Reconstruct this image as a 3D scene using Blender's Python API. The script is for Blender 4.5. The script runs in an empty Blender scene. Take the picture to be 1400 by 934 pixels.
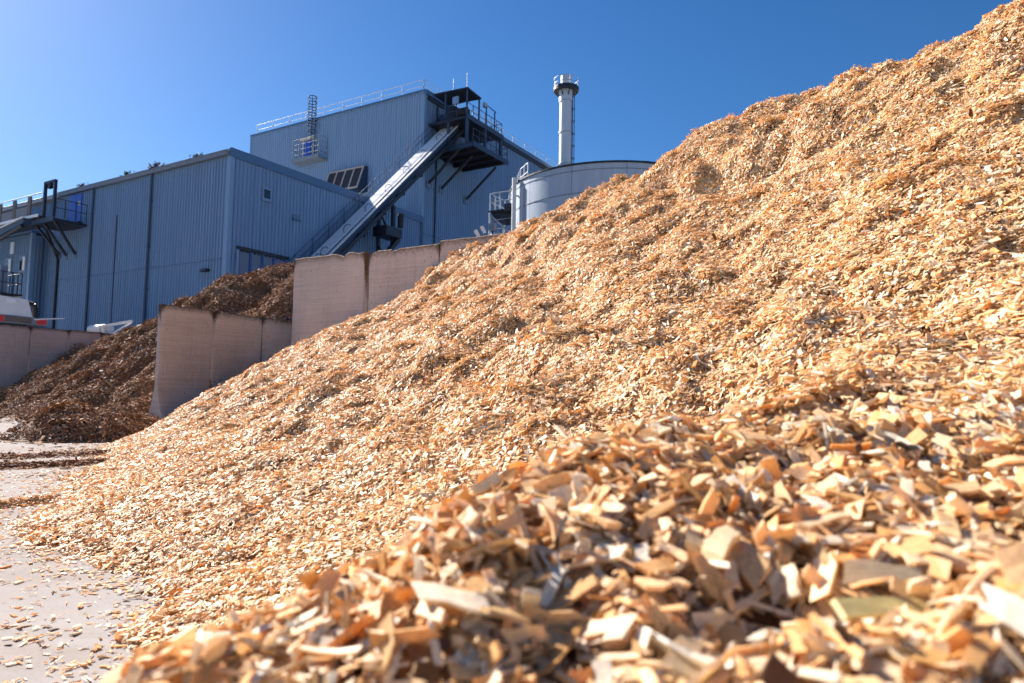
import bpy, math, random
import numpy as np
from mathutils import Matrix, Vector

R = math.radians
random.seed(7)
rng = np.random.default_rng(11)
scene = bpy.context.scene
col = scene.collection

# ------------------------------------------------------------------ camera
CAM_Z = 1.0
PITCH, ROLL = R(4.25), R(0.96)
cam_data = bpy.data.cameras.new('camera')
cam = bpy.data.objects.new('camera', cam_data)
col.objects.link(cam)
cam_data.sensor_width = 36.0
cam_data.lens = 950.0 / 1400.0 * 36.0
cam_data.clip_start = 0.02
cam_data.clip_end = 3000.0
cam.matrix_world = Matrix.Translation((0, 0, CAM_Z)) @ Matrix.Rotation(R(90) + PITCH, 4, 'X') @ Matrix.Rotation(ROLL, 4, 'Z')
cam_data.dof.use_dof = True
cam_data.dof.focus_distance = 6.0
cam_data.dof.aperture_fstop = 3.0
scene.camera = cam

# ------------------------------------------------------------------ sky and sun
SUN_AZ = 49.0      # degrees to the left of straight ahead
SUN_EL = 34.0
world = bpy.data.worlds.new('World')
scene.world = world
world.use_nodes = True
wn = world.node_tree
bg = wn.nodes['Background']
sky = wn.nodes.new('ShaderNodeTexSky')
sky.sky_type = 'NISHITA'
sky.sun_disc = False
sky.sun_elevation = R(SUN_EL)
sky.sun_rotation = R(-SUN_AZ)
sky.air_density = 1.0
sky.dust_density = 0.3
sky.ozone_density = 6.0
bg.inputs['Strength'].default_value = 0.05
hsv = wn.nodes.new('ShaderNodeHueSaturation')
hsv.inputs['Saturation'].default_value = 1.2
hsv.inputs['Hue'].default_value = 0.503
wn.links.new(sky.outputs[0], hsv.inputs['Color'])
wn.links.new(hsv.outputs[0], bg.inputs['Color'])

sun_data = bpy.data.lights.new('sun', 'SUN')
sun_data.energy = 5.0
sun_data.angle = R(0.5)
sun_data.color = (1.0, 0.925, 0.85)
sun = bpy.data.objects.new('sun', sun_data)
col.objects.link(sun)
sun_dir = Vector((-math.sin(R(SUN_AZ)) * math.cos(R(SUN_EL)), math.cos(R(SUN_AZ)) * math.cos(R(SUN_EL)), math.sin(R(SUN_EL))))
sun.rotation_euler = sun_dir.to_track_quat('Z', 'Y').to_euler()
sun.location = sun_dir * 200

scene.view_settings.view_transform = 'Standard'
scene.view_settings.look = 'None'
scene.view_settings.gamma = 1.0
scene.view_settings.use_curve_mapping = False
scene.view_settings.exposure = 1.38
scene.render.engine = 'CYCLES'
scene.cycles.max_bounces = 5
scene.cycles.diffuse_bounces = 3
scene.cycles.glossy_bounces = 3
scene.cycles.transmission_bounces = 3
scene.cycles.use_denoising = True
scene.cycles.use_adaptive_sampling = True
scene.cycles.adaptive_threshold = 0.03

# ------------------------------------------------------------------ yard frame: g to the right along the bay backs, b away along the bay sides
TH = R(31)
CT, ST = math.cos(TH), math.sin(TH)


def W(g, b, z=0.0):
    return Vector((g * CT + b * ST, -g * ST + b * CT, z))


# ------------------------------------------------------------------ materials
MATS = {}


def new_mat(name):
    m = bpy.data.materials.new(name)
    m.use_nodes = True
    nt = m.node_tree
    b = nt.nodes['Principled BSDF']
    MATS[name] = m
    return m, nt, b


def N(nt, typ, **kw):
    n = nt.nodes.new(typ)
    for k, v in kw.items():
        setattr(n, k, v)
    return n


def set_ramp(node, stops):
    r = node.color_ramp
    while len(r.elements) > 1:
        r.elements.remove(r.elements[-1])
    r.elements[0].position, r.elements[0].color = stops[0][0], (*stops[0][1], 1)
    for p, c in stops[1:]:
        e = r.elements.new(p)
        e.color = (*c, 1)


def math_node(nt, op, a, b=None, clamp=False):
    n = N(nt, 'ShaderNodeMath', operation=op, use_clamp=clamp)
    for i, v in enumerate((a, b)):
        if v is None:
            continue
        if isinstance(v, (int, float)):
            n.inputs[i].default_value = v
        else:
            nt.links.new(v, n.inputs[i])
    return n.outputs[0]


def mix_col(nt, fac, a, b, blend='MIX'):
    n = N(nt, 'ShaderNodeMix', data_type='RGBA', blend_type=blend)
    for sock, v in ((n.inputs[0], fac), (n.inputs[6], a), (n.inputs[7], b)):
        if isinstance(v, (int, float)):
            sock.default_value = v
        elif isinstance(v, tuple):
            sock.default_value = (*v, 1)
        else:
            nt.links.new(v, sock)
    return n.outputs[2]


def noise(nt, vec, scale, detail=4, rough=0.55, scl=None):
    if scl is not None:
        mp = N(nt, 'ShaderNodeMapping')
        mp.inputs['Scale'].default_value = scl
        nt.links.new(vec, mp.inputs[0])
        vec = mp.outputs[0]
    n = N(nt, 'ShaderNodeTexNoise')
    n.inputs['Scale'].default_value = scale
    n.inputs['Detail'].default_value = detail
    n.inputs['Roughness'].default_value = rough
    nt.links.new(vec, n.inputs['Vector'])
    return n.outputs['Fac']


def bump(nt, bsdf, height, strength, dist):
    b = N(nt, 'ShaderNodeBump')
    b.inputs['Strength'].default_value = strength
    b.inputs['Distance'].default_value = dist
    nt.links.new(height, b.inputs['Height'])
    nt.links.new(b.outputs[0], bsdf.inputs['Normal'])


def chip_mat(name, stops, rough=0.42, spec=0.20, trans=0.36):
    """wood chips: colour from the per-chip 'tint' attribute, fibre grain along each chip"""
    m, nt, b = new_mat(name)
    at = N(nt, 'ShaderNodeAttribute', attribute_name='tint')
    sep = N(nt, 'ShaderNodeSeparateColor')
    nt.links.new(at.outputs['Color'], sep.inputs[0])
    oi = N(nt, 'ShaderNodeObjectInfo')
    r = math_node(nt, 'ADD', sep.outputs[0], math_node(nt, 'MULTIPLY', oi.outputs['Random'], 0.31))
    r = math_node(nt, 'FRACT', r)
    cr = N(nt, 'ShaderNodeValToRGB')
    set_ramp(cr, stops)
    nt.links.new(r, cr.inputs[0])
    ga = N(nt, 'ShaderNodeAttribute', attribute_name='grain')
    fib = noise(nt, ga.outputs['Vector'], 1.0, 3, 0.6, (1.2, 22.0, 9.0))
    blot = noise(nt, ga.outputs['Vector'], 3.0, 2, 0.5)
    f = math_node(nt, 'ADD', math_node(nt, 'MULTIPLY', fib, 1.0), 0.45)
    v = math_node(nt, 'MULTIPLY', f, math_node(nt, 'ADD', math_node(nt, 'MULTIPLY', sep.outputs[1], 0.45), 0.80))
    v = math_node(nt, 'MULTIPLY', v, math_node(nt, 'ADD', math_node(nt, 'MULTIPLY', blot, 0.5), 0.78))
    cc = N(nt, 'ShaderNodeCombineColor')
    for i in range(3):
        nt.links.new(v, cc.inputs[i])
    c = mix_col(nt, 1.0, cr.outputs[0], cc.outputs[0], 'MULTIPLY')
    geo = N(nt, 'ShaderNodeNewGeometry')
    mottle = noise(nt, geo.outputs['Position'], 1.1, 5, 0.62)  # broad random patches, tinted darker and more orange
    dk = math_node(nt, 'MULTIPLY', math_node(nt, 'SUBTRACT', mottle, 0.50, True), 2.4, True)
    c = mix_col(nt, math_node(nt, 'MULTIPLY', dk, 0.8), c, mix_col(nt, 1.0, c, (0.82, 0.70, 0.56), 'MULTIPLY'))
    nt.links.new(c, b.inputs['Base Color'])
    b.inputs['Roughness'].default_value = rough
    b.inputs['Specular IOR Level'].default_value = spec
    bump(nt, b, fib, 0.35, 0.002)
    if trans:
        tr = N(nt, 'ShaderNodeBsdfTranslucent')
        nt.links.new(mix_col(nt, 1.0, c, (1.0, 0.86, 0.66), 'MULTIPLY'), tr.inputs['Color'])
        mx = N(nt, 'ShaderNodeMixShader')
        mx.inputs[0].default_value = trans
        nt.links.new(b.outputs[0], mx.inputs[1])
        nt.links.new(tr.outputs[0], mx.inputs[2])
        nt.links.new(mx.outputs[0], nt.nodes['Material Output'].inputs[0])
    return m


chip_mat('wood_chip', [(0.0, (0.78, 0.41, 0.125)), (0.08, (0.89, 0.60, 0.28)), (0.22, (0.93, 0.71, 0.43)), (0.37, (0.86, 0.54, 0.22)),
                       (0.47, (0.95, 0.80, 0.56)), (0.60, (0.80, 0.43, 0.13)), (0.66, (0.94, 0.76, 0.49)), (0.76, (0.96, 0.88, 0.72)),
                       (0.88, (0.97, 0.90, 0.76)), (0.93, (0.88, 0.59, 0.26)), (0.965, (0.55, 0.28, 0.09)), (0.985, (0.20, 0.10, 0.05))])
chip_mat('bark_chip', [(0.0, (0.22, 0.11, 0.055)), (0.25, (0.36, 0.19, 0.10)), (0.45, (0.13, 0.066, 0.036)), (0.62, (0.42, 0.24, 0.13)),
                       (0.80, (0.26, 0.135, 0.072)), (0.90, (0.48, 0.29, 0.17)), (0.97, (0.56, 0.42, 0.30)), (0.993, (0.72, 0.67, 0.62))], 0.8, 0.10, 0.0)
chip_mat('green_chip', [(0.0, (0.72, 0.58, 0.24)), (1.0, (0.76, 0.63, 0.28))], 0.5, 0.3, 0.15)
chip_mat('dark_chip', [(0.0, (0.075, 0.045, 0.03)), (1.0, (0.10, 0.06, 0.04))], 0.6, 0.3, 0.0)


def earth_mat(name, c1, c2, c3, scale, bstr):
    m, nt, b = new_mat(name)
    tc = N(nt, 'ShaderNodeTexCoord')
    n1 = noise(nt, tc.outputs['Object'], scale, 6, 0.7)
    n2 = noise(nt, tc.outputs['Object'], scale * 6, 4, 0.7)
    cr = N(nt, 'ShaderNodeValToRGB')
    set_ramp(cr, [(0.3, c1), (0.5, c2), (0.72, c3)])
    nt.links.new(math_node(nt, 'ADD', math_node(nt, 'MULTIPLY', n1, 0.4), math_node(nt, 'MULTIPLY', n2, 0.6)), cr.inputs[0])
    nt.links.new(cr.outputs[0], b.inputs['Base Color'])
    b.inputs['Roughness'].default_value = 0.85
    bump(nt, b, n2, bstr, 0.03)
    return m


earth_mat('heap_core', (0.34, 0.17, 0.065), (0.55, 0.32, 0.14), (0.72, 0.50, 0.28), 9.0, 0.8)
earth_mat('bark_core', (0.08, 0.042, 0.022), (0.19, 0.10, 0.053), (0.32, 0.18, 0.10), 5.0, 0.9)


def concrete_mat(name, base, warm):
    m, nt, b = new_mat(name)
    tc = N(nt, 'ShaderNodeTexCoord')
    v = tc.outputs['Object']
    oi = N(nt, 'ShaderNodeObjectInfo')
    add = N(nt, 'ShaderNodeVectorMath', operation='ADD')
    sc = N(nt, 'ShaderNodeVectorMath', operation='SCALE')
    sc.inputs[0].default_value = (31.0, 17.0, 7.0)
    nt.links.new(oi.outputs['Random'], sc.inputs['Scale'])
    nt.links.new(v, add.inputs[0])
    nt.links.new(sc.outputs[0], add.inputs[1])
    v = add.outputs[0]
    n1 = noise(nt, v, 1.1, 5, 0.6)
    n2 = noise(nt, v, 18.0, 4, 0.65)
    boards = noise(nt, v, 1.0, 3, 0.7, (0.5, 0.5, 26.0))
    streak = noise(nt, v, 1.0, 3, 0.6, (7.0, 7.0, 0.35))
    k = math_node(nt, 'ADD', math_node(nt, 'MULTIPLY', n1, 0.55), math_node(nt, 'MULTIPLY', n2, 0.45))
    k = math_node(nt, 'ADD', math_node(nt, 'MULTIPLY', k, 0.58), math_node(nt, 'MULTIPLY', boards, 0.42))
    cr = N(nt, 'ShaderNodeValToRGB')
    set_ramp(cr, [(0.32, tuple(x * 0.72 for x in base)), (0.5, base), (0.68, tuple(min(1, x * 1.22) for x in base))])
    nt.links.new(k, cr.inputs[0])
    c = cr.outputs[0]
    vor = N(nt, 'ShaderNodeTexVoronoi')
    vor.inputs['Scale'].default_value = 5.5
    nt.links.new(v, vor.inputs['Vector'])
    pits = math_node(nt, 'LESS_THAN', vor.outputs['Distance'], math_node(nt, 'MULTIPLY', n2, 0.17))
    c = mix_col(nt, math_node(nt, 'MULTIPLY', pits, 0.75), c, (0.07, 0.05, 0.045))
    sl = math_node(nt, 'MULTIPLY', math_node(nt, 'SUBTRACT', streak, 0.55, True), 0.8, True)
    c = mix_col(nt, sl, c, (0.16, 0.12, 0.10))
    ea = N(nt, 'ShaderNodeAttribute', attribute_name='edge')
    es = N(nt, 'ShaderNodeSeparateColor')
    nt.links.new(ea.outputs['Color'], es.inputs[0])
    e = math_node(nt, 'SUBTRACT', math_node(nt, 'ADD', es.outputs[0], math_node(nt, 'MULTIPLY', n2, 0.9)), 0.95, True)
    c = mix_col(nt, math_node(nt, 'MULTIPLY', e, 2.2, True), c, warm)
    nt.links.new(c, b.inputs['Base Color'])
    b.inputs['Roughness'].default_value = 0.85
    b.inputs['Specular IOR Level'].default_value = 0.25
    bump(nt, b, math_node(nt, 'SUBTRACT', k, math_node(nt, 'MULTIPLY', pits, 0.5)), 0.5, 0.012)
    return m


concrete_mat('panel_concrete', (0.56, 0.45, 0.40), (0.13, 0.075, 0.04))
concrete_mat('low_panel_concrete', (0.42, 0.345, 0.315), (0.07, 0.045, 0.028))


def ground_mat():
    m, nt, b = new_mat('yard_concrete')
    tc = N(nt, 'ShaderNodeTexCoord')
    v = tc.outputs['Object']
    big = noise(nt, v, 0.35, 5, 0.6)
    mid = noise(nt, v, 2.2, 5, 0.65)
    fine = noise(nt, v, 60.0, 3, 0.7)
    cr = N(nt, 'ShaderNodeValToRGB')
    set_ramp(cr, [(0.3, (0.25, 0.222, 0.205)), (0.5, (0.325, 0.298, 0.28)), (0.7, (0.39, 0.365, 0.345))])
    k = math_node(nt, 'ADD', math_node(nt, 'MULTIPLY', big, 0.35), math_node(nt, 'MULTIPLY', mid, 0.35))
    k = math_node(nt, 'ADD', k, math_node(nt, 'MULTIPLY', fine, 0.3))
    nt.links.new(k, cr.inputs[0])
    c = cr.outputs[0]
    dirt = noise(nt, v, 0.8, 6, 0.7, (0.45, 1.3, 1.0))
    d = math_node(nt, 'MULTIPLY', math_node(nt, 'SUBTRACT', dirt, 0.50, True), 3.4, True)
    c = mix_col(nt, math_node(nt, 'MULTIPLY', d, 0.8), c, (0.24, 0.165, 0.11))
    track = noise(nt, v, 1.0, 4, 0.7, (0.25, 3.2, 1.0))
    c = mix_col(nt, math_node(nt, 'MULTIPLY', math_node(nt, 'SUBTRACT', track, 0.5, True), 2.2, True), c, (0.20, 0.165, 0.14))
    dust = noise(nt, v, 5.0, 6, 0.75)
    c = mix_col(nt, math_node(nt, 'MULTIPLY', math_node(nt, 'SUBTRACT', dust, 0.54, True), 2.4, True), c, (0.46, 0.33, 0.21))
    speck = math_node(nt, 'GREATER_THAN', noise(nt, v, 28.0, 2, 0.5), 0.68)
    c = mix_col(nt, math_node(nt, 'MULTIPLY', speck, 0.4), c, (0.25, 0.16, 0.09))
    nt.links.new(c, b.inputs['Base Color'])
    b.inputs['Roughness'].default_value = 0.95
    b.inputs['Specular IOR Level'].default_value = 0.04
    bump(nt, b, k, 0.35, 0.006)


ground_mat()


def paint_mat(name, c, rough=0.45, metal=0.0, var=0.12, vscale=(0.6, 0.6, 0.12), dirt=0.0, spec=0.4):
    m, nt, b = new_mat(name)
    tc = N(nt, 'ShaderNodeTexCoord')
    n1 = noise(nt, tc.outputs['Object'], 2.0, 5, 0.6, vscale)
    n2 = noise(nt, tc.outputs['Object'], 9.0, 4, 0.6)
    k = math_node(nt, 'ADD', math_node(nt, 'MULTIPLY', n1, 0.7), math_node(nt, 'MULTIPLY', n2, 0.3))
    cr = N(nt, 'ShaderNodeValToRGB')
    set_ramp(cr, [(0.3, tuple(x * (1 - var) for x in c)), (0.7, tuple(min(1, x * (1 + var)) for x in c))])
    nt.links.new(k, cr.inputs[0])
    cc = cr.outputs[0]
    if dirt:
        d = math_node(nt, 'MULTIPLY', math_node(nt, 'SUBTRACT', n2, 0.55, True), dirt * 5, True)
        cc = mix_col(nt, d, cc, (0.12, 0.09, 0.07))
    nt.links.new(cc, b.inputs['Base Color'])
    b.inputs['Roughness'].default_value = rough
    b.inputs['Metallic'].default_value = metal
    b.inputs['Specular IOR Level'].default_value = spec
    return m


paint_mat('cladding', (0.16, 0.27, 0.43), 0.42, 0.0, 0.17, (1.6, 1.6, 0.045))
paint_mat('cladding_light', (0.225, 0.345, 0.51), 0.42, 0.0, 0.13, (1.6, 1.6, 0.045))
paint_mat('flashing', (0.07, 0.145, 0.27), 0.40, 0.0, 0.08)
paint_mat('corner_trim', (0.18, 0.295, 0.46), 0.40, 0.0, 0.06)
paint_mat('roofing', (0.34, 0.36, 0.38), 0.55)
paint_mat('gutter', (0.16, 0.19, 0.23), 0.45, 0.0, 0.15, (2, 2, 2), 0.1)
paint_mat('downpipe', (0.06, 0.095, 0.16), 0.45)
paint_mat('dark_steel', (0.016, 0.022, 0.036), 0.5, 0.0, 0.25, (1, 1, 1))
paint_mat('blue_steel', (0.028, 0.052, 0.10), 0.5, 0.0, 0.2, (1, 1, 1))
paint_mat('galvanised', (0.42, 0.45, 0.48), 0.42, 0.55, 0.15, (2, 2, 2))
paint_mat('white_casing', (0.80, 0.80, 0.80), 0.3, 0.0, 0.05, (1, 1, 1), 0.04)
paint_mat('tank_sheet', (0.36, 0.43, 0.52), 0.40, 0.0, 0.14, (1.2, 1.2, 0.12), 0.03)
paint_mat('seam', (0.20, 0.23, 0.27), 0.5)
paint_mat('door_blue', (0.015, 0.09, 0.50), 0.4, 0.0, 0.08)
paint_mat('frame_blue', (0.02, 0.07, 0.26), 0.4)
paint_mat('gate_panel', (0.12, 0.17, 0.25), 0.45)
paint_mat('hood_frame', (0.50, 0.43, 0.36), 0.5)
paint_mat('white_paint', (0.72, 0.71, 0.69), 0.4, 0.0, 0.08, (2, 2, 2), 0.08)
paint_mat('red_paint', (0.60, 0.025, 0.03), 0.35)
paint_mat('black_rubber', (0.012, 0.012, 0.014), 0.6)
paint_mat('yellow_paint', (0.65, 0.50, 0.16), 0.45)
paint_mat('brown_screen', (0.12, 0.095, 0.085), 0.6)
paint_mat('mesh_screen', (0.16, 0.18, 0.21), 0.6)
paint_mat('dark_louvre', (0.035, 0.024, 0.019), 0.35)
paint_mat('lamp_cream', (0.80, 0.72, 0.52), 0.4)
paint_mat('weed_green', (0.09, 0.12, 0.035), 0.7)
paint_mat('weed_dry', (0.14, 0.085, 0.08), 0.8)
paint_mat('pipe_steel', (0.55, 0.57, 0.60), 0.36, 0.25, 0.06)
mg, ntg, bgl = new_mat('glass')
bgl.inputs['Base Color'].default_value = (0.02, 0.028, 0.04, 1)
bgl.inputs['Roughness'].default_value = 0.06
bgl.inputs['Specular IOR Level'].default_value = 0.6


# ------------------------------------------------------------------ mesh helpers
class MB:
    """collects boxes, bars, tubes and sheets; build() links them as ONE mesh object"""

    def __init__(self):
        self.v, self.f, self.smooth = [], [], []

    def add(self, vs, fs, smooth=False):
        o = len(self.v)
        self.v += [Vector(p) for p in vs]
        self.f += [tuple(i + o for i in f) for f in fs]
        self.smooth += [smooth] * len(fs)
        return self

    def box(self, x0, x1, y0, y1, z0, z1):
        vs = [(x, y, z) for z in (z0, z1) for y in (y0, y1) for x in (x0, x1)]
        return self.add(vs, [(0, 2, 3, 1), (4, 5, 7, 6), (0, 1, 5, 4), (2, 6, 7, 3), (0, 4, 6, 2), (1, 3, 7, 5)])

    def bar(self, p, q, w, h=None):
        h = w if h is None else h
        p, q = Vector(p), Vector(q)
        d = (q - p).normalized()
        up = Vector((0, 0, 1)) if abs(d.z) < 0.95 else Vector((1, 0, 0))
        a = d.cross(up).normalized() * (w / 2)
        b = a.cross(d).normalized() * (h / 2)
        vs = [p - a - b, p + a - b, p + a + b, p - a + b, q - a - b, q + a - b, q + a + b, q - a + b]
        return self.add(vs, [(0, 3, 2, 1), (4, 5, 6, 7), (0, 1, 5, 4), (1, 2, 6, 5), (2, 3, 7, 6), (3, 0, 4, 7)])

    def tube(self, p, q, r, n=10, r2=None, caps=True):
        r2 = r if r2 is None else r2
        p, q = Vector(p), Vector(q)
        d = (q - p).normalized()
        up = Vector((0, 0, 1)) if abs(d.z) < 0.95 else Vector((1, 0, 0))
        a = d.cross(up).normalized()
        b = a.cross(d).normalized()
        vs = []
        for base, rr in ((p, r), (q, r2)):
            for i in range(n):
                t = 2 * math.pi * i / n
                vs.append(base + a * math.cos(t) * rr + b * math.sin(t) * rr)
        self.add(vs, [(i, (i + 1) % n, n + (i + 1) % n, n + i) for i in range(n)], True)
        if caps:
            self.add(vs[:n], [tuple(range(n))[::-1]])
            self.add(vs[n:], [tuple(range(n))])
        return self

    def path(self, pts, r, n=8):
        for p, q in zip(pts[:-1], pts[1:]):
            self.tube(p, q, r, n)
        return self

    def ring(self, c, r0, r1, z0, z1, n=40, a0=0.0, a1=2 * math.pi):
        cx, cy = c
        full = abs(a1 - a0 - 2 * math.pi) < 1e-6
        m = n if full else n + 1
        vs = []
        for i in range(m):
            t = a0 + (a1 - a0) * i / n
            for rr, z in ((r0, z0), (r1, z0), (r1, z1), (r0, z1)):
                vs.append((cx + rr * math.cos(t), cy + rr * math.sin(t), z))
        fs = []
        for i in range(n):
            j = (i + 1) % m
            for k in range(4):
                fs.append((4 * i + k, 4 * j + k, 4 * j + (k + 1) % 4, 4 * i + (k + 1) % 4))
        if not full:
            fs += [(3, 2, 1, 0), tuple(4 * (m - 1) + k for k in range(4))]
        return self.add(vs, fs)

    def ribbed(self, p0, p1, z0, z1, out, pitch=0.28, depth=0.07):
        """trapezoid-profile cladding from p0 to p1 (plan points), proud towards `out`"""
        p0, p1, out = Vector((*p0, 0)), Vector((*p1, 0)), Vector((*out, 0)).normalized()
        L = (p1 - p0).length
        d = (p1 - p0) / L
        n = max(1, round(L / pitch))
        pt = L / n
        prof = []
        for i in range(n):
            for u, h in ((0.0, 0), (0.46, 0), (0.58, 1), (0.88, 1)):
                prof.append(((i + u) * pt, h * depth))
        prof.append((L, 0))
        vs = []
        for u, h in prof:
            q = p0 + d * u + out * h
            vs += [(q.x, q.y, z0), (q.x, q.y, z1)]
        fs = [(2 * i, 2 * i + 2, 2 * i + 3, 2 * i + 1) for i in range(len(prof) - 1)]
        return self.add(vs, fs)

    def mesh(self, name, mat, off=(0, 0, 0)):
        me = bpy.data.meshes.new(name)
        off = Vector(off)
        me.from_pydata([v - off for v in self.v], [], self.f)
        me.polygons.foreach_set('use_smooth', self.smooth)
        me.materials.append(MATS[mat])
        me.update()
        return me


def tag(o, label=None, cat=None, group=None, kind=None):
    if label:
        o['label'] = label
    if cat:
        o['category'] = cat
    if group:
        o['group'] = group
    if kind:
        o['kind'] = kind
    return o


class Thing:
    """an Empty at the thing's base in the yard frame; part() adds its meshes (given in yard coordinates)"""

    def __init__(self, name, origin, label, cat, group=None, rot=True):
        self.o = Vector(origin)
        e = bpy.data.objects.new(name, None)
        col.objects.link(e)
        e.empty_display_size = 0.3
        e.location = W(*self.o) if rot else self.o
        e.rotation_euler = (0, 0, -TH if rot else 0)
        self.root = tag(e, label, cat, group)

    def part(self, name, mb, mat, parent=None, label=None, kind=None):
        ob = bpy.data.objects.new(name, mb.mesh(name, mat, self.o))
        col.objects.link(ob)
        ob.parent = parent or self.root
        return tag(ob, label, None, None, kind)

    def railing(self, pts, h=1.1, step=1.5, r=0.03, levels=(0.5, 1.0), mat='galvanised', post_mat=None):
        mb = MB()
        for p, q in zip(pts[:-1], pts[1:]):
            p, q = Vector(p), Vector(q)
            for lv in levels:
                mb.tube(p + Vector((0, 0, h * lv)), q + Vector((0, 0, h * lv)), r, 6)
        hr = self.part('handrail', mb, mat)
        seen = set()
        for p, q in zip(pts[:-1], pts[1:]):
            p, q = Vector(p), Vector(q)
            n = max(1, round((q - p).length / step))
            for i in range(n + 1):
                c = p.lerp(q, i / n)
                key = tuple(round(x, 2) for x in c)
                if key in seen:
                    continue
                seen.add(key)
                self.part('rail_post', MB().tube(c, c + Vector((0, 0, h + 0.01)), r * 1.15, 6), post_mat or mat, hr)
        return hr


def simple(name, me, loc, label, cat, group=None, kind=None, rotz=0.0):
    ob = bpy.data.objects.new(name, me)
    col.objects.link(ob)
    ob.location = loc
    ob.rotation_euler = (0, 0, rotz)
    return tag(ob, label, cat, group, kind)


# ------------------------------------------------------------------ noise and heap surfaces
_P = np.random.default_rng(5).permutation(256)
_P = np.concatenate([_P, _P])
_A = np.random.default_rng(6).uniform(0, 2 * np.pi, 256)
_GX, _GY = np.cos(_A), np.sin(_A)


def perlin(x, y):
    xi, yi = np.floor(x).astype(int), np.floor(y).astype(int)
    xf, yf = x - xi, y - yi
    u, v = xf ** 3 * (xf * (xf * 6 - 15) + 10), yf ** 3 * (yf * (yf * 6 - 15) + 10)

    def g(i, j):
        h = _P[(_P[(xi + i) & 255] + yi + j) & 255]
        return _GX[h] * (xf - i) + _GY[h] * (yf - j)
    a = g(0, 0) * (1 - u) + g(1, 0) * u
    b = g(0, 1) * (1 - u) + g(1, 1) * u
    return (a * (1 - v) + b * v) * 1.5


def sst(e0, e1, x):
    t = np.clip((x - e0) / (e1 - e0), 0, 1)
    return t * t * (3 - 2 * t)


def smin(a, b, k):
    h = np.clip(.5 + .5 * (b - a) / k, 0, 1)
    return b * (1 - h) + a * h - k * h * (1 - h)


def smax(a, b, k):
    return -smin(-a, -b, k)


KT = np.array([-9, -6, -4, -3, -2.4, -1.4, -0.5, 1.0, 2.0, 3.5, 6, 8.5, 10, 12.0, 16])
KV = np.array([1.04, 1.04, 1.08, 1.11, 1.08, .96, .925, .98, .95, .94, .92, .94, .93, .91, .78])


def heap_st(x, y):
    dx, dy = x + 3.7, y - 5.5
    return .9075 * dx + .42 * dy, -.42 * dx + .9075 * dy


def heap_z(x, y, rough=True):
    x, y = np.asarray(x, float), np.asarray(y, float)
    s, t = heap_st(x, y)
    wob = .22 * perlin(t * .7 + 3, t * 0 + 8.1) + .10 * perlin(t * 2.1, t * 0 + 2.2)
    q = s - 1.0 * (1 - sst(-3.2, -.2, t)) + wob * (1 - sst(1.0, 3.0, s)) - .32 * sst(8.0, 11.0, t) * (1 - sst(.4, 2.5, s))
    f = np.where(q > 0, .28 * q + .05 * q * q, .35 * q)
    f = np.where(q > 5.2, .28 * 5.2 + .05 * 5.2 ** 2 + .80 * (q - 5.2), f)
    wl = sst(3.0, 9.0, t)
    f = f * (1 - wl) + wl * np.where(q > 0, .625 * q, .35 * q)
    f = f * np.interp(t, KT, KV)
    f = smin(f, 4.95 - .35 * np.maximum(q - 8, 0), 1.0)
    # the near hump the camera looks across
    d = (x + .47) * -.673 + (y - .9) * .74
    e = (x + .47) * .74 + (y - .9) * .673
    z = .635 + .23 * e + .065 * sst(-.15, .7, e) - .09 * sst(.7, 1.6, e) - .10 * (1 - sst(-.25, .15, e))
    z = z - .12 * np.maximum(-d, 0)
    z = z - .80 * (np.sqrt(np.maximum(d + .06, 0) ** 2 + .05 ** 2) - .05)
    z = smin(z, 1.12 + 0 * z, .2)
    if rough:
        up = sst(.1, .9, f)
        crest = sst(3.6, 5.8, q) * (.35 + .65 * sst(-.25, .45, perlin(t / 2.3 + 2, s / 3.0) + .3 * perlin(t / .9, s / .9)))
        n = .13 * perlin(s / 1.0, t / 1.7) + .12 * perlin(s / .42 + 9, t / .62 + 4) + .05 * perlin(s / .19, t / .24 + 7)
        rid = 1 - np.abs(perlin(s / .75 + 20, t / 1.3 + 11)) * 2.0
        clod = np.abs(perlin(s / .30 + 40 + .6 * perlin(s, t), t / .38 + 31 + .6 * perlin(t, s))) * .7 + np.abs(perlin(s / .13 + 4, t / .16)) * .4
        n = n + .06 * (rid - .5) * (.4 + crest) + (.08 + .16 * crest) * (clod - .22)
        # slumped scarp just below the crest
        sc = sst(.0, .22, q - 6.05 - .5 * perlin(t / 1.6, t * 0 + 5.5) - .22 * perlin(t / .5, t * 0 + 1.5))
        n = n + .34 * crest * (sc - .4)
        f = f + n * up
        z = z + .05 * perlin(x / .30, y / .30) + .035 * perlin(x / .13 + 5, y / .13 + 2)
        # a hollow in the near chips
        z = z - .10 * np.exp(-(((x - .29) / .17) ** 2 + ((y - .87) / .075) ** 2))
    return smax(f, z, .10 + .28 * sst(.7, 1.7, e))


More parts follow.
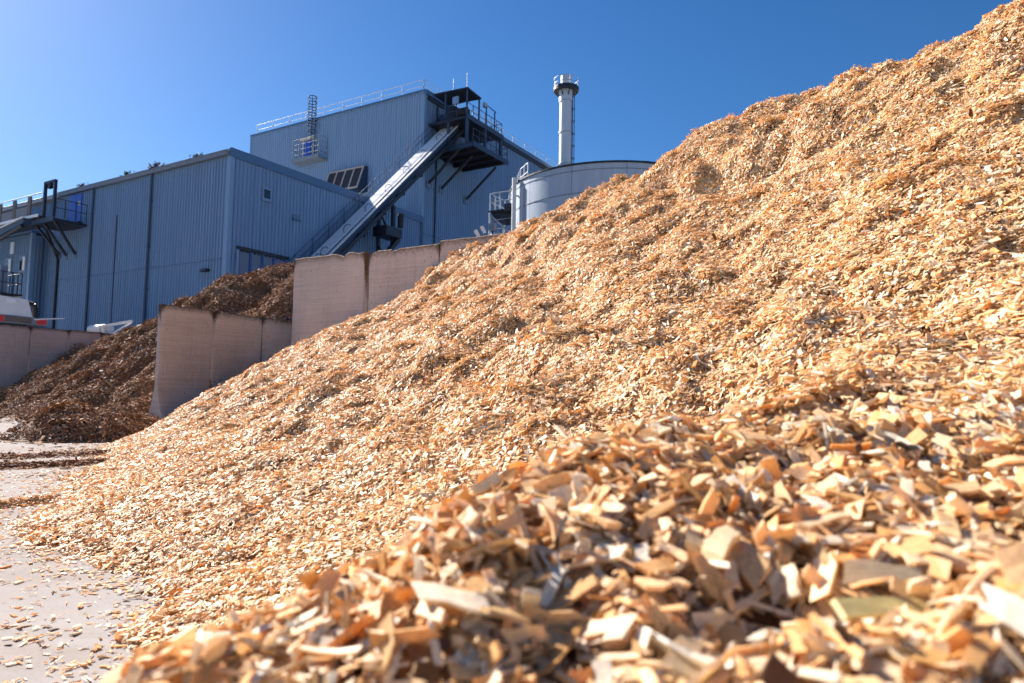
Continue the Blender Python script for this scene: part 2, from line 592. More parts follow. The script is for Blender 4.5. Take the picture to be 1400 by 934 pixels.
def bark_z(x, y):
    x, y = np.asarray(x, float), np.asarray(y, float)
    g, b = x * CT - y * ST, x * ST + y * CT
    toe = np.interp(g, [-40, -34, -27, -22, -17, -12.5], [13.2, 12.8, 11.4, 9.9, 10.1, 11.5]) + .5 * perlin(g / 2.2, g * 0 + 3.3) + .2 * perlin(g / .7, g * 0 + 6.3)
    q = b - toe
    slope = np.interp(g, [-36, -30, -24], [.52, .60, .74])
    z = np.where(q > 0, q * slope - .12 * (1 - np.exp(-q * .7)), q * .3)
    cap = 5.68 - .05 * np.abs(g + 21) - .45 * np.maximum(g + 19.3, 0) - .12 * np.maximum(b - 20, 0)
    z = smin(z, cap, 1.0)
    # the low spill that has slid out in front of the bay
    ex = (x + 8.2) + .35 * perlin(y / .9, x / 1.3)
    ey = y - 13.7
    sp = .55 * (1 - (ex / 1.15) ** 2 - (ey / 1.5) ** 2)
    z = smax(z, np.maximum(sp, -.4), .12)
    up = sst(.05, .8, z)
    n = .35 * perlin(g / 2.6, b / 2.6) + .22 * perlin(g / 1.0 + 3, b / 1.0) + .10 * perlin(g / .4, b / .4 + 8) + .14 * (np.abs(perlin(g / .8, b / .8 + 30)) - .2)
    n = n + .12 * (np.abs(perlin(g / .35 + 12, b / .35)) - .2)
    return z + n * up


def grid_mesh(name, fz, xs, ys, keep, mat):
    X, Y = np.meshgrid(xs, ys)
    Z = fz(X, Y)
    nx, ny = len(xs), len(ys)
    K = keep(X, Y, Z)
    idx = np.arange(nx * ny).reshape(ny, nx)
    fk = K[:-1, :-1] & K[1:, :-1] & K[:-1, 1:] & K[1:, 1:]
    q = np.stack([idx[:-1, :-1], idx[:-1, 1:], idx[1:, 1:], idx[1:, :-1]], -1)[fk]
    used = np.unique(q)
    remap = -np.ones(nx * ny, int)
    remap[used] = np.arange(len(used))
    v = np.stack([X.ravel(), Y.ravel(), Z.ravel()], -1)[used]
    return np_mesh(name, v, remap[q], mat, True)


def np_mesh(name, v, q, mat, smooth=False):
    me = bpy.data.meshes.new(name)
    me.vertices.add(len(v))
    me.vertices.foreach_set('co', np.ascontiguousarray(v, dtype=np.float32).ravel())
    k = q.shape[1]
    me.loops.add(q.size)
    me.loops.foreach_set('vertex_index', np.ascontiguousarray(q, dtype=np.int32).ravel())
    me.polygons.add(len(q))
    me.polygons.foreach_set('loop_start', np.arange(len(q), dtype=np.int32) * k)
    me.polygons.foreach_set('loop_total', np.full(len(q), k, dtype=np.int32))
    me.polygons.foreach_set('use_smooth', np.full(len(q), smooth))
    me.materials.append(MATS[mat])
    me.update(calc_edges=True)
    return me


# ------------------------------------------------------------------ chips
def chip_arrays(n, rg, med=.033, ns=2, sliver=.22, thick=.0032):
    """n chips lying flat round the origin: verts (n, 4*ns, 3), quads, grain coords"""
    L = np.clip(med * np.exp(rg.normal(0, .46, n)), med * .3, med * 2.1)
    w = L * rg.uniform(.26, .62, n)
    sl = rg.random(n) < sliver
    w = np.where(sl, L * rg.uniform(.10, .22, n), w)
    L = np.where(sl, L * 1.35, L)
    th = np.clip(thick * np.exp(rg.normal(0, .4, n)), thick * .4, thick * 2.2) * np.clip(L / med, .5, 1.6)
    th = np.minimum(th, w * .6)
    us = np.linspace(-1, 1, ns)
    shear = rg.uniform(-.6, .6, n)
    e0, e1 = rg.uniform(.55, 1.0, n), rg.uniform(.55, 1.0, n)
    t0, t1 = rg.uniform(.15, 1.0, n), rg.uniform(.5, 1.0, n)
    bend = rg.normal(0, .05, n) * L
    curl = rg.normal(0, .05, n)
    tw = rg.normal(0, .18, n)
    V = np.zeros((n, ns * 4, 3))
    G = np.zeros((n, ns * 4, 3))
    for i, u in enumerate(us):
        k = (u + 1) / 2
        wid = w * (e0 * (1 - k) + e1 * k) / 2
        tt = th * (t0 * (1 - k) + t1 * k) / 2
        jit = rg.normal(0, .07, n) * w
        for j, (a, b) in enumerate(((-1, -1), (1, -1), (1, 1), (-1, 1))):
            y = a * wid + jit
            x = u * L / 2 + shear * y * (1 if ns > 2 else .8) + rg.normal(0, .03, n) * L * (abs(u) > .9)
            z = b * tt + bend * (u * u - .4) + curl * np.abs(y) + y * np.tan(tw * u * .5)
            V[:, i * 4 + j] = np.stack([x, y, z], -1)
            G[:, i * 4 + j] = np.stack([x / .03, y / .03, z / .03], -1)
    G += rg.uniform(0, 50, (n, 1, 3))
    fs = [(0, 3, 2, 1)]
    for i in range(ns - 1):
        o = 4 * i
        for j in range(4):
            fs.append((o + j, o + (j + 1) % 4, o + 4 + (j + 1) % 4, o + 4 + j))
    o = 4 * (ns - 1)
    fs.append((o, o + 1, o + 2, o + 3))
    return V, np.array(fs), G


def rotations(n, rg, tilt, normals=None, steep=.09):
    ph = rg.uniform(0, 2 * np.pi, n)
    t = np.abs(rg.normal(0, tilt, n))
    t = np.where(rg.random(n) < steep, rg.uniform(.5, 1.4, n), t)
    az = rg.uniform(0, 2 * np.pi, n)
    roll = rg.normal(0, tilt * .9, n)

    def rz(a):
        c, s, o, z = np.cos(a), np.sin(a), np.ones(n), np.zeros(n)
        return np.stack([np.stack([c, -s, z], -1), np.stack([s, c, z], -1), np.stack([z, z, o], -1)], 1)

    def rx(a):
        c, s, o, z = np.cos(a), np.sin(a), np.ones(n), np.zeros(n)
        return np.stack([np.stack([o, z, z], -1), np.stack([z, c, -s], -1), np.stack([z, s, c], -1)], 1)
    M = rz(az) @ rx(t) @ rz(ph) @ rx(roll)
    if normals is not None:
        zax = normals / np.linalg.norm(normals, axis=1, keepdims=True)
        xax = np.cross(np.tile([0., 1., 0.], (n, 1)), zax)
        xax /= np.linalg.norm(xax, axis=1, keepdims=True)
        yax = np.cross(zax, xax)
        M = np.stack([xax, yax, zax], -1) @ M
    return M


def add_attrs(me, tint, grain):
    a = me.attributes.new('tint', 'FLOAT_COLOR', 'POINT')
    a.data.foreach_set('color', np.ascontiguousarray(tint, dtype=np.float32).ravel())
    a = me.attributes.new('grain', 'FLOAT_VECTOR', 'POINT')
    a.data.foreach_set('vector', np.ascontiguousarray(grain, dtype=np.float32).ravel())


def chips_mesh(name, pos, M, V, fs, G, mat, rg):
    n, k = V.shape[:2]
    P = np.einsum('nij,nkj->nki', M, V) + pos[:, None, :]
    q = (fs[None] + (np.arange(n) * k)[:, None, None]).reshape(-1, 4)
    me = np_mesh(name, P.reshape(-1, 3), q, mat)
    tint = np.ones((n, k, 4))
    tint[..., :3] = rg.random((n, 1, 3))
    add_attrs(me, tint.reshape(-1, 4), G.reshape(-1, 3))
    return me


def make_clumps(name, count, nchips, radius, med, mat, depth, rg, ns=2, tilt=.35, thick=.0032):
    out = []
    for c in range(count):
        V, fs, G = chip_arrays(nchips, rg, med, ns, thick=thick)
        r = radius * np.sqrt(rg.random(nchips)) * np.clip(rg.normal(1, .15, nchips), .5, 1.3)
        a = rg.uniform(0, 2 * np.pi, nchips)
        pos = np.stack([r * np.cos(a), r * np.sin(a), rg.uniform(-depth, depth, nchips) * (1 - .4 * (r / radius) ** 2)], -1)
        me = chips_mesh(f'{name}_clump', pos, rotations(nchips, rg, tilt), V, fs, G, mat, rg)
        out.append(bpy.data.objects.new(f'{name}_clump', me))
    return out


def scatter_group(name, sources):
    ng = bpy.data.node_groups.new(name, 'GeometryNodeTree')
    ng.interface.new_socket('Geometry', in_out='INPUT', socket_type='NodeSocketGeometry')
    ng.interface.new_socket('Geometry', in_out='OUTPUT', socket_type='NodeSocketGeometry')
    gi, go = ng.nodes.new('NodeGroupInput'), ng.nodes.new('NodeGroupOutput')
    join = ng.nodes.new('GeometryNodeJoinGeometry')
    for o in sources[::-1]:
        oi = ng.nodes.new('GeometryNodeObjectInfo')
        oi.inputs['Object'].default_value = o
        g2i = ng.nodes.new('GeometryNodeGeometryToInstance')
        ng.links.new(oi.outputs['Geometry'], g2i.inputs[0])
        ng.links.new(g2i.outputs[0], join.inputs[0])
    iop = ng.nodes.new('GeometryNodeInstanceOnPoints')
    iop.inputs['Pick Instance'].default_value = True
    ng.links.new(gi.outputs[0], iop.inputs['Points'])
    ng.links.new(join.outputs[0], iop.inputs['Instance'])
    for attr, typ, sock in (('pick', 'INT', 'Instance Index'), ('turn', 'FLOAT_VECTOR', 'Rotation'), ('size', 'FLOAT', 'Scale')):
        na = ng.nodes.new('GeometryNodeInputNamedAttribute')
        na.data_type = typ
        na.inputs['Name'].default_value = attr
        out = [s for s in na.outputs if s.enabled and s.name == 'Attribute'][0]
        if sock == 'Rotation':
            e2r = ng.nodes.new('FunctionNodeEulerToRotation')
            ng.links.new(out, e2r.inputs[0])
            out = e2r.outputs[0]
        ng.links.new(out, iop.inputs[sock])
    ng.links.new(iop.outputs[0], go.inputs[0])
    return ng


def scatter_object(name, pts, normals, sources, rg, smin_=.85, smax_=1.15, parent=None):
    n = len(pts)
    me = bpy.data.meshes.new(name)
    me.vertices.add(n)
    me.vertices.foreach_set('co', np.ascontiguousarray(pts, dtype=np.float32).ravel())
    eul = np.zeros((n, 3))
    spin = rg.uniform(0, 2 * np.pi, n)
    for i in range(n):
        m = Vector(normals[i]).to_track_quat('Z', 'Y').to_matrix() @ Matrix.Rotation(spin[i], 3, 'Z')
        eul[i] = m.to_euler()
    for nm, typ, key, arr in (('pick', 'INT', 'value', rg.integers(0, len(sources), n).astype(np.int32)),
                              ('turn', 'FLOAT_VECTOR', 'vector', eul.astype(np.float32)),
                              ('size', 'FLOAT', 'value', rg.uniform(smin_, smax_, n).astype(np.float32))):
        a = me.attributes.new(nm, typ, 'POINT')
        a.data.foreach_set(key, np.ascontiguousarray(arr).ravel())
    me.update()
    ob = bpy.data.objects.new(name, me)
    col.objects.link(ob)
    md = ob.modifiers.new('scatter', 'NODES')
    md.node_group = scatter_group(name + '_nodes', sources)
    ob.parent = parent
    ob['kind'] = 'stuff'
    return ob


def surf_normals(fz, x, y, h=.05):
    gx = (fz(x + h, y) - fz(x - h, y)) / (2 * h)
    gy = (fz(x, y + h) - fz(x, y - h)) / (2 * h)
    n = np.stack([-gx, -gy, np.ones_like(gx)], -1)
    return n / np.linalg.norm(n, axis=1, keepdims=True)


def in_heap(x, y):
    g, b = x * CT - y * ST, x * ST + y * CT
    return ((b < 13.98) & (g > -16.98)) | ((b < 10.5) & (g <= -16.98))


# ================================================================== GROUND
gm = bpy.data.meshes.new('ground')
S = 900
gm.from_pydata([(-S, -S, 0), (S, -S, 0), (S, S, 0), (-S, S, 0)], [], [(0, 1, 2, 3)])
gm.materials.append(MATS['yard_concrete'])
ground = bpy.data.objects.new('ground', gm)
col.objects.link(ground)
ground['kind'] = 'structure'
ground['label'] = 'pale stained concrete yard around the heaps'

# ================================================================== WAREHOUSE (the lower hall)
GX, BF, RZ = -35.35, 26.0, 15.2
GL = -54.6
wh = Thing('warehouse', (GX, BF, 0), 'long lower blue-grey ribbed metal hall in front of the taller block', 'building')
wh.part('side_wall', MB().ribbed((GL, BF), (GX - .18, BF), 0, RZ - .35, (0, -1)), 'cladding')
wh.part('front_wall', MB().ribbed((GX, BF + .18), (GX, 43.85), 0, RZ - .42, (1, 0)), 'cladding')
wh.part('rear_core', MB().box(GL + .1, GX - .12, BF + .12, 43.8, 0.0, RZ - .45), 'cladding')
wh.part('roof', MB().box(GL, GX - .05, BF - .1, 43.95, RZ - .3, RZ - .02), 'roofing')
wh.part('corner_trim', MB().box(GX - .20, GX + .09, BF - .09, BF + .20, 0, RZ - .33), 'corner_trim')
wh.part('flashing', MB().box(GX - .02, GX + .13, BF - .1, 43.9, RZ - .45, RZ + .10), 'flashing')
gut = wh.part('gutter', MB().box(GL, GX - .05, BF - .30, BF - .07, RZ - .36, RZ - .12), 'gutter')
wh.part('gutter_lip', MB().box(GL, GX - .05, BF - .33, BF - .29, RZ - .13, RZ - .06), 'gutter', gut)
wh.part('eave_cap', MB().box(GL, GX - .05, BF - .08, BF - .01, RZ - .10, RZ + .06), 'flashing', gut)
for g in (-43.1, -50.0):
    p = wh.part('downpipe', MB().path([(g, BF - .17, RZ - .37), (g, BF - .17, 4.7), (g - .9, BF - .17, 3.9), (g - .9, BF - .17, 0.0)], .085), 'downpipe')
    for z in (13, 10, 7.2):
        wh.part('bracket', MB().box(g - .12, g + .12, BF - .27, BF - .06, z, z + .06), 'downpipe', p)
wh.part('joint_strip', MB().box(GL, GX - .21, BF - .075, BF - .058, 8.62, 8.68), 'flashing')
wh.part('seam_strip', MB().box(-47.08, -47.0, BF - .085, BF - .058, 3, 12.6), 'dark_steel')
lamp = wh.part('wall_lamp', MB().box(-37.3, -36.75, BF - .35, BF - .06, 7.95, 8.1), 'dark_steel')
w = wh.part('window', MB().box(GX + .06, GX + .12, 28.28, 28.95, 12.75, 13.55), 'corner_trim')
wh.part('pane', MB().box(GX + .121, GX + .13, 28.38, 28.85, 12.87, 13.43), 'glass', w)
wh.part('sill', MB().box(GX + .06, GX + .2, 28.25, 28.98, 12.68, 12.749), 'corner_trim', w)
v = wh.part('vent', MB().box(GX + .06, GX + .22, 30.7, 31.35, 12.02, 12.10), 'flashing')
wh.part('vent_grille', MB().box(GX + .06, GX + .10, 30.75, 31.3, 12.11, 12.4), 'gate_panel', v)
d = wh.part('sectional_door', MB().box(GX + .03, GX + .07, 26.72, 30.35, 4.5, 9.45), 'dark_steel', label='wide doorway with pale panels between blue mullions')
b0 = 26.80
for i in range(4):
    wh.part('door_panel', MB().box(GX + .071, GX + .10, b0 + .03, b0 + .70, 4.6, 9.2), 'gate_panel', d)
    wh.part('mullion', MB().box(GX + .07, GX + .16, b0 + .71, b0 + .87, 4.5, 9.3), 'frame_blue', d)
    b0 += .87
wh.part('lintel', MB().box(GX + .06, GX + .20, 26.6, 30.5, 9.3, 9.5), 'dark_steel', d)
wh.part('jamb', MB().box(GX + .06, GX + .17, 26.58, 26.74, 4.5, 9.29), 'corner_trim', d)
wh.part('stair_enclosure', MB().box(GX + .1, GX + 1.9, 31.2, 31.26, 4.0, 9.5), 'blue_steel')
wh.railing([(GX + 1.9, 31.2, 8.6), (GX + 1.9, 33.6, 8.6)], 1.1, .35, .025, (1.0,), 'blue_steel')

# ================================================================== ANNEX (cut by the left edge)
ax = Thing('annex', (-55, 24.9, 0), 'low blue-grey metal annex cut by the left edge of the picture', 'building')
ax.part('wall', MB().ribbed((-72, 25.2), (-56.9, 25.2), 0, 12.2, (0, -1)), 'cladding')
ax.part('end_wall', MB().ribbed((-56.7, 25.4), (-56.7, 31), 0, 12.1, (1, 0)), 'cladding')
ax.part('corner_trim', MB().box(-56.9, -56.62, 25.11, 25.4, 0, 12.25), 'corner_trim')
ax.part('roof', MB().box(-72, -56.6, 25.05, 32, 12.26, 12.42), 'flashing')
for g in (-58.2, -60.35):
    w = ax.part('window', MB().box(g, g + .95, 25.06, 25.13, 9.4, 10.6), 'corner_trim')
    ax.part('pane', MB().box(g + .1, g + .52, 25.05, 25.059, 9.5, 10.5), 'glass', w)
    ax.part('blind', MB().box(g + .53, g + .86, 25.045, 25.059, 9.5, 10.5), 'white_casing', w)
nb = ax.part('notice_board', MB().box(-59.7, -59.2, 25.05, 25.12, 10.9, 11.8), 'white_casing')
ax.part('downpipe', MB().tube((-56.3, 25.7, 12.0), (-56.3, 25.7, 0), .09), 'downpipe')
back = Thing('rear_hall', (-60, 31, 0), 'strip of blue-grey cladding between the annex and the lower hall', 'building')
back.part('wall', MB().ribbed((-72, BF + .3), (GL - .02, BF + .3), 0, RZ - .4, (0, -1)), 'cladding')
back.part('roof', MB().box(-72, GL - .03, BF - .15, 43, RZ - .35, RZ - .05), 'roofing')

# ================================================================== BOILER HOUSE (the tall block)
BT, TZ = 44.1, 26.0
TL, BE = -57.0, 76.0
bh = Thing('boiler_house', (GX, BT, 0), 'tall blue-grey ribbed metal block with roof railing behind the lower hall', 'building')
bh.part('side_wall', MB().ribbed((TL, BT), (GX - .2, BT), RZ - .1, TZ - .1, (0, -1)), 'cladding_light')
bh.part('front_wall', MB().ribbed((GX, BT + .2), (GX, BE), 0, TZ - .3, (1, 0)), 'cladding')
bh.part('core', MB().box(TL + .1, GX - .1, BT + .1, BE - .1, 0, TZ - .3), 'cladding')
bh.part('roof', MB().box(TL, GX - .05, BT + .0, BE, TZ - .29, TZ - .05), 'roofing')
bh.part('corner_trim', MB().box(GX - .22, GX + .10, BT - .10, BT + .22, RZ + .11, TZ - .12), 'corner_trim')
bh.part('left_trim', MB().box(TL - .05, TL + .12, BT - .08, BT + .2, RZ, TZ - .1), 'corner_trim')
bh.part('flashing', MB().box(TL - .06, GX + .1, BT - .11, BT + .1, TZ - .11, TZ + .02), 'flashing')
bh.part('eave_beam', MB().box(GX - .05, GX + .30, BT - .11, BE, TZ - .42, TZ - .04), 'flashing')
bh.part('eave_shadow_strip', MB().box(GX + .06, GX + .2, BT + .25, BE, TZ - .75, TZ - .43), 'dark_steel')  # solid dark strip standing in for the shade under the eave beam
bh.part('ledge', MB().box(GX + .0, GX + .16, 43.9, BT + .12, RZ - .45, RZ + .10), 'flashing')
bh.part('seam_pipe', MB().tube((GX + .16, 45.7, 0), (GX + .16, 45.7, TZ - .8), .07), 'dark_steel')
bh.part('joint_strip', MB().box(GX + .058, GX + .08, BT + .23, BE, 13.9, 13.98), 'flashing')
bh.railing([(TL + .3, BT + .35, TZ - .05), (GX - .4, BT + .35, TZ - .05)], 1.15, 2.4, .028, (.55, 1.0), 'galvanised', 'white_casing')
bh.railing([(GX - .4, BT + .35, TZ - .05), (GX - .4, BE, TZ - .05)], 1.15, 2.4, .028, (.55, 1.0), 'galvanised')
# balcony with the blue door
bal = bh.part('balcony', MB().box(-49.75, -46.3, BT - 1.15, BT - .06, 21.72, 21.9), 'seam', label='small steel balcony in front of a blue door')
bh.part('toe_board', MB().box(-49.75, -46.3, BT - 1.19, BT - 1.151, 21.72, 22.05), 'seam', bal)
bh.part('door', MB().box(-49.4, -48.2, BT - .12, BT - .06, 21.95, 24.0), 'door_blue', label='blue steel door')
dl = bh.part('door_lamp', MB().box(-49.7, -48.0, BT - .32, BT - .06, 24.08, 24.28), 'lamp_cream')
bh.part('door_jamb', MB().box(-48.19, -48.1, BT - .14, BT - .06, 21.95, 24.0), 'white_casing')
bh.part('door_jamb', MB().box(-49.49, -49.41, BT - .14, BT - .06, 21.95, 24.0), 'white_casing')
bh.railing([(-49.7, BT - .1, 21.91), (-49.7, BT - 1.1, 21.91), (-46.35, BT - 1.1, 21.91), (-46.35, BT - .1, 21.91)], 1.9, .75, .022, (.25, .5, .75, 1.0), 'seam')
lad = MB()
for gg in (-48.2, -47.7):
    lad.tube((gg, BT - .35, 22.4), (gg, BT - .35, 27.9), .035, 6)
la = bh.part('ladder', lad, 'blue_steel')
for i in range(17):
    z = 22.7 + .3 * i
    bh.part('rung', MB().tube((-48.2, BT - .35, z), (-47.7, BT - .35, z), .02, 6), 'blue_steel', la)
for i in range(7):
    z = 24.6 + .53 * i
    bh.part('cage_hoop', MB().ring((-47.95, BT - .55), .36, .41, z, z + .06, 14), 'blue_steel', la)
for k in range(5):
    t = math.pi * (1.05 + .225 * k)
    x, y = -47.95 + .385 * math.cos(t), BT - .55 + .385 * math.sin(t)
    bh.part('cage_strap', MB().tube((x, y, 24.6), (x, y, 27.85), .022, 6), 'blue_steel', la)
# the tilted intake hood with four dark panes
hg0, hg1 = -45.55, -41.35
hz0, hz1 = 18.25, 20.35
hd = bh.part('intake_hood', MB().add(
    [(hg0, BT - .06, hz1 + .1), (hg1, BT - .06, hz1 + .1), (hg1, BT - .06, hz0 - .1), (hg0, BT - .06, hz0 - .1),
     (hg0, BT - .5, hz1), (hg1, BT - .5, hz1), (hg1, BT - 1.25, hz0), (hg0, BT - 1.25, hz0)],
    [(0, 1, 5, 4), (1, 2, 6, 5), (2, 3, 7, 6), (3, 0, 4, 7)]), 'blue_steel', label='box hood with a tilted face of four dark panes')


def hoodp(u, v, out=0.0):
    a, b = Vector((hg0, BT - .5, hz1)), Vector((hg1, BT - .5, hz1))
    c = Vector((hg0, BT - 1.25, hz0))
    n = (b - a).cross(c - a).normalized()
    if n.y > 0:
        n = -n
    return a + (b - a) * u + (c - a) * v + n * out


def hood_sheet(u0, u1, v0, v1, o0, o1):
    vs = [hoodp(u, v, o) for o in (o0, o1) for v in (v0, v1) for u in (u0, u1)]
    return MB().add(vs, [(0, 2, 3, 1), (4, 5, 7, 6), (0, 1, 5, 4), (2, 6, 7, 3), (0, 4, 6, 2), (1, 3, 7, 5)])


for i in range(4):
    bh.part('hood_pane', hood_sheet(.03 + i * .2425, .2275 + i * .2425, .07, .93, -.02, .02), 'dark_louvre', hd)
for i in range(5):
    bh.part('hood_mullion', hood_sheet(i * .2425, .03 + i * .2425, .06, .94, -.03, .06), 'hood_frame', hd)
for v0, v1 in ((0, .06), (.94, 1.0)):
    bh.part('hood_rail', hood_sheet(0, 1, v0, v1, -.03, .06), 'hood_frame', hd)

# ================================================================== MAIN CONVEYOR up to the head platform
GI, GO = -34.8, -33.05
cv = Thing('inclined_conveyor', (-33.9, 28, 0), 'long white-topped enclosed conveyor climbing to the top of the tall block', 'conveyor')


def cz(b):
    return 15.1 + .97 * (b - 37.45)


def slab(g0, g1, b0, b1, dz0, dz1):
    vs = [(g, b, cz(b) + dz) for dz in (dz0, dz1) for b in (b0, b1) for g in (g0, g1)]
    return MB().add(vs, [(0, 2, 3, 1), (4, 5, 7, 6), (0, 1, 5, 4), (2, 6, 7, 3), (0, 4, 6, 2), (1, 3, 7, 5)])


cB0, cB1 = 26.2, 46.6
b = cB0
while b < cB1 - .1:
    e = min(b + 2.04, cB1)
    cv.part('cover_sheet', slab(GI, GO - .42, b + .01, e - .01, -.05, .0), 'white_casing')
    b = e
cv.part('trough', slab(GI + .04, GO - .46, cB0, cB1, -.95, -.051), 'blue_steel')
cv.part('side_channel', slab(GO - .41, GO - .28, cB0, cB1, -.75, -.10), 'blue_steel')
cv.part('cable_tray', slab(GO - .26, GO, cB0, cB1, -.12, -.06), 'white_casing')
cv.part('lower_beam', slab(GO - .20, GO - .05, cB0, cB1, -1.15, -.80), 'dark_steel')
cv.part('inner_beam', slab(GI, GI + .14, cB0, cB1, -1.15, -.96), 'dark_steel')
for i in range(10):
    b = cB0 + 1 + 2.0 * i
    cv.part('cross_member', slab(GI + .02, GO - .06, b, b + .14, -1.3, -1.151), 'dark_steel')
for i in range(8):
    b = 30.2 + 2.0 * i
    pts = []
    for k in range(9):
        t = math.pi * (k / 8) * 1.3
        pts.append((GO - .75 - .20 * math.sin(t), b + .5 * math.cos(t) * .6, cz(b + .5 * math.cos(t) * .6) + .03 + .25 * math.sin(t)))
    cv.part('lifting_hoop', MB().path(pts, .022, 6), 'dark_steel')
hr = MB()
for lv in (.55, 1.05):
    hr.tube((GI - .15, cB0, cz(cB0) + lv), (GI - .15, cB1 - 1, cz(cB1 - 1) + lv), .022, 6)
hrp = cv.part('handrail', hr, 'blue_steel')
for i in range(14):
    b = cB0 + .4 + i * 1.4
    cv.part('rail_post', MB().tube((GI - .15, b, cz(b) - .3), (GI - .15, b, cz(b) + 1.06), .026, 6), 'blue_steel', hrp)
for b in (29.0, 38.2):
    leg = MB().bar((GI + .2, b, 0), (GI + .2, b, cz(b) - 1.31), .22).bar((GO - .2, b, 0), (GO - .2, b, cz(b) - 1.31), .22)
    cv.part('trestle', leg, 'dark_steel')
    for k in range(3):
        z0 = cz(b) - 1.6 - k * 2.5
        cv.part('trestle_brace', MB().bar((GI + .2, b + .02, z0), (GO - .2, b + .02, z0 - 2.2), .10), 'dark_steel')
box = cv.part('drive_box', MB().box(GO - .9, GO + .35, 36.9, 38.6, cz(37.3) - 2.9, cz(37.3) - 2.2), 'dark_steel')
cv.part('drive_motor', MB().tube((GO + .1, 38.7, cz(37.3) - 2.0), (GO + .1, 38.7, cz(37.3) - 1.0), .22, 12), 'black_rubber', box)
cv.part('drive_chute', MB().bar((GO, 36.2, cz(35) - 3.2), (GO, 38.6, cz(37) - 2.6), .35, .3), 'dark_steel', box)

# ================================================================== HEAD PLATFORM
hp = Thing('conveyor_head_platform', (-33, 47.5, 20.8), 'dark two-deck steel platform braced off the wall at the conveyor top', 'platform')
gO = -31.0
hp.part('lower_deck', MB().box(GX + .1, gO, 45.0, 50.3, 20.85, 21.05), 'dark_steel')
hp.part('edge_beam', MB().box(gO - .001, gO + .10, 44.95, 50.35, 20.75, 21.15), 'blue_steel')
hp.part('front_beam', MB().box(GX + .1, gO, 44.88, 45.0, 20.72, 21.12), 'blue_steel')
for i in range(4):
    hp.part('joist', MB().box(GX + .1, gO - .01, 45.6 + 1.3 * i, 45.8 + 1.3 * i, 20.6, 20.849), 'black_rubber')
hp.part('upper_deck', MB().box(GX + .1, gO - .35, 44.6, 50.0, 23.05, 23.25), 'dark_steel')
hp.part('upper_edge_beam', MB().box(gO - .35, gO - .25, 44.5, 50.05, 22.95, 23.35), 'blue_steel')
for g, bb in ((gO - .45, 44.75), (gO - .45, 47.4), (gO - .45, 49.8), (-33.3, 44.75)):
    hp.part('column', MB().bar((g, bb, 21.06), (g, bb, 23.04), .2), 'blue_steel')
for bb, zt in ((44.75, 20.7), (46.5, 20.6), (50.2, 20.7)):
    br = hp.part('brace', MB().bar((GX + .18, bb, 18.25), (gO - 1.1, bb, zt), .16), 'dark_steel')
    hp.part('brace_plate', MB().box(GX + .06, GX + .16, bb - .28, bb + .28, 17.85, 18.45), 'gate_panel', br)
hp.railing([(gO - .02, 45.0, 21.16), (gO - .02, 50.3, 21.16), (GX + .8, 50.3, 21.16)], 1.1, .9, .03, (.5, 1.0), 'blue_steel')
hp.railing([(GX + 1.9, 44.6, 23.26), (gO - .4, 44.6, 23.26), (gO - .4, 49.9, 23.26), (GX + .9, 49.9, 23.26)], 1.1, .9, .03, (.5, 1.0), 'blue_steel')
cp = hp.part('canopy', MB().add([(-34.6, 44.3, 25.45), (-31.15, 44.3, 25.3), (-31.15, 46.3, 25.15), (-34.6, 46.3, 25.3),
                                 (-34.6, 44.3, 25.57), (-31.15, 44.3, 25.42), (-31.15, 46.3, 25.27), (-34.6, 46.3, 25.42)],
                                [(0, 3, 2, 1), (4, 5, 6, 7), (0, 1, 5, 4), (1, 2, 6, 5), (2, 3, 7, 6), (3, 0, 4, 7)]), 'dark_steel')
for g, bb in ((-33.4, 44.4), (-31.3, 44.45), (-31.3, 46.2)):
    hp.part('canopy_post', MB().bar((g, bb, 23.26), (g, bb, 25.3), .11), 'blue_steel', cp)
for g, h in ((-32.7, 26.5), (-31.35, 26.7)):
    hp.part('antenna', MB().tube((g, 44.5, 25.4), (g, 44.5, h), .03, 6), 'galvanised', cp)
mo = hp.part('drive_motor', MB().tube((-32.9, 45.4, 23.9), (-31.9, 45.4, 23.9), .42, 14), 'black_rubber')
hp.part('gearbox', MB().box(-33.6, -32.92, 45.0, 45.8, 23.26, 24.5), 'dark_steel', mo)
hp.part('motor_mount', MB().box(-32.9, -31.9, 45.1, 45.7, 23.26, 23.5), 'dark_steel', mo)
hp.part('switch_box', MB().box(-32.75, -32.2, 44.45, 44.6, 24.35, 24.95), 'corner_trim')
hp.part('floodlight', MB().box(-31.45, -31.2, 46.9, 47.3, 24.8, 25.15), 'galvanised')
hp.part('lamp_frame', MB().bar((-31.3, 47.3, 23.3), (-31.3, 47.3, 25.1), .08).bar((-31.3, 48.6, 23.3), (-31.3, 48.6, 24.9), .08).bar((-31.3, 47.0, 25.1), (-31.3, 48.8, 24.95), .06), 'blue_steel')
for i, (bb, m) in enumerate(((45.7, 'gate_panel'), (47.1, 'galvanised'), (48.4, 'dark_steel'))):
    hp.part('equipment_cabinet', MB().box(-33.9, -32.6, bb, bb + 1.1, 21.06, 22.0 + .3 * (i == 2)), m)
hp.part('transfer_hood', MB().box(-34.9, -33.4, 45.6, 47.2, 23.26, 24.3), 'blue_steel')

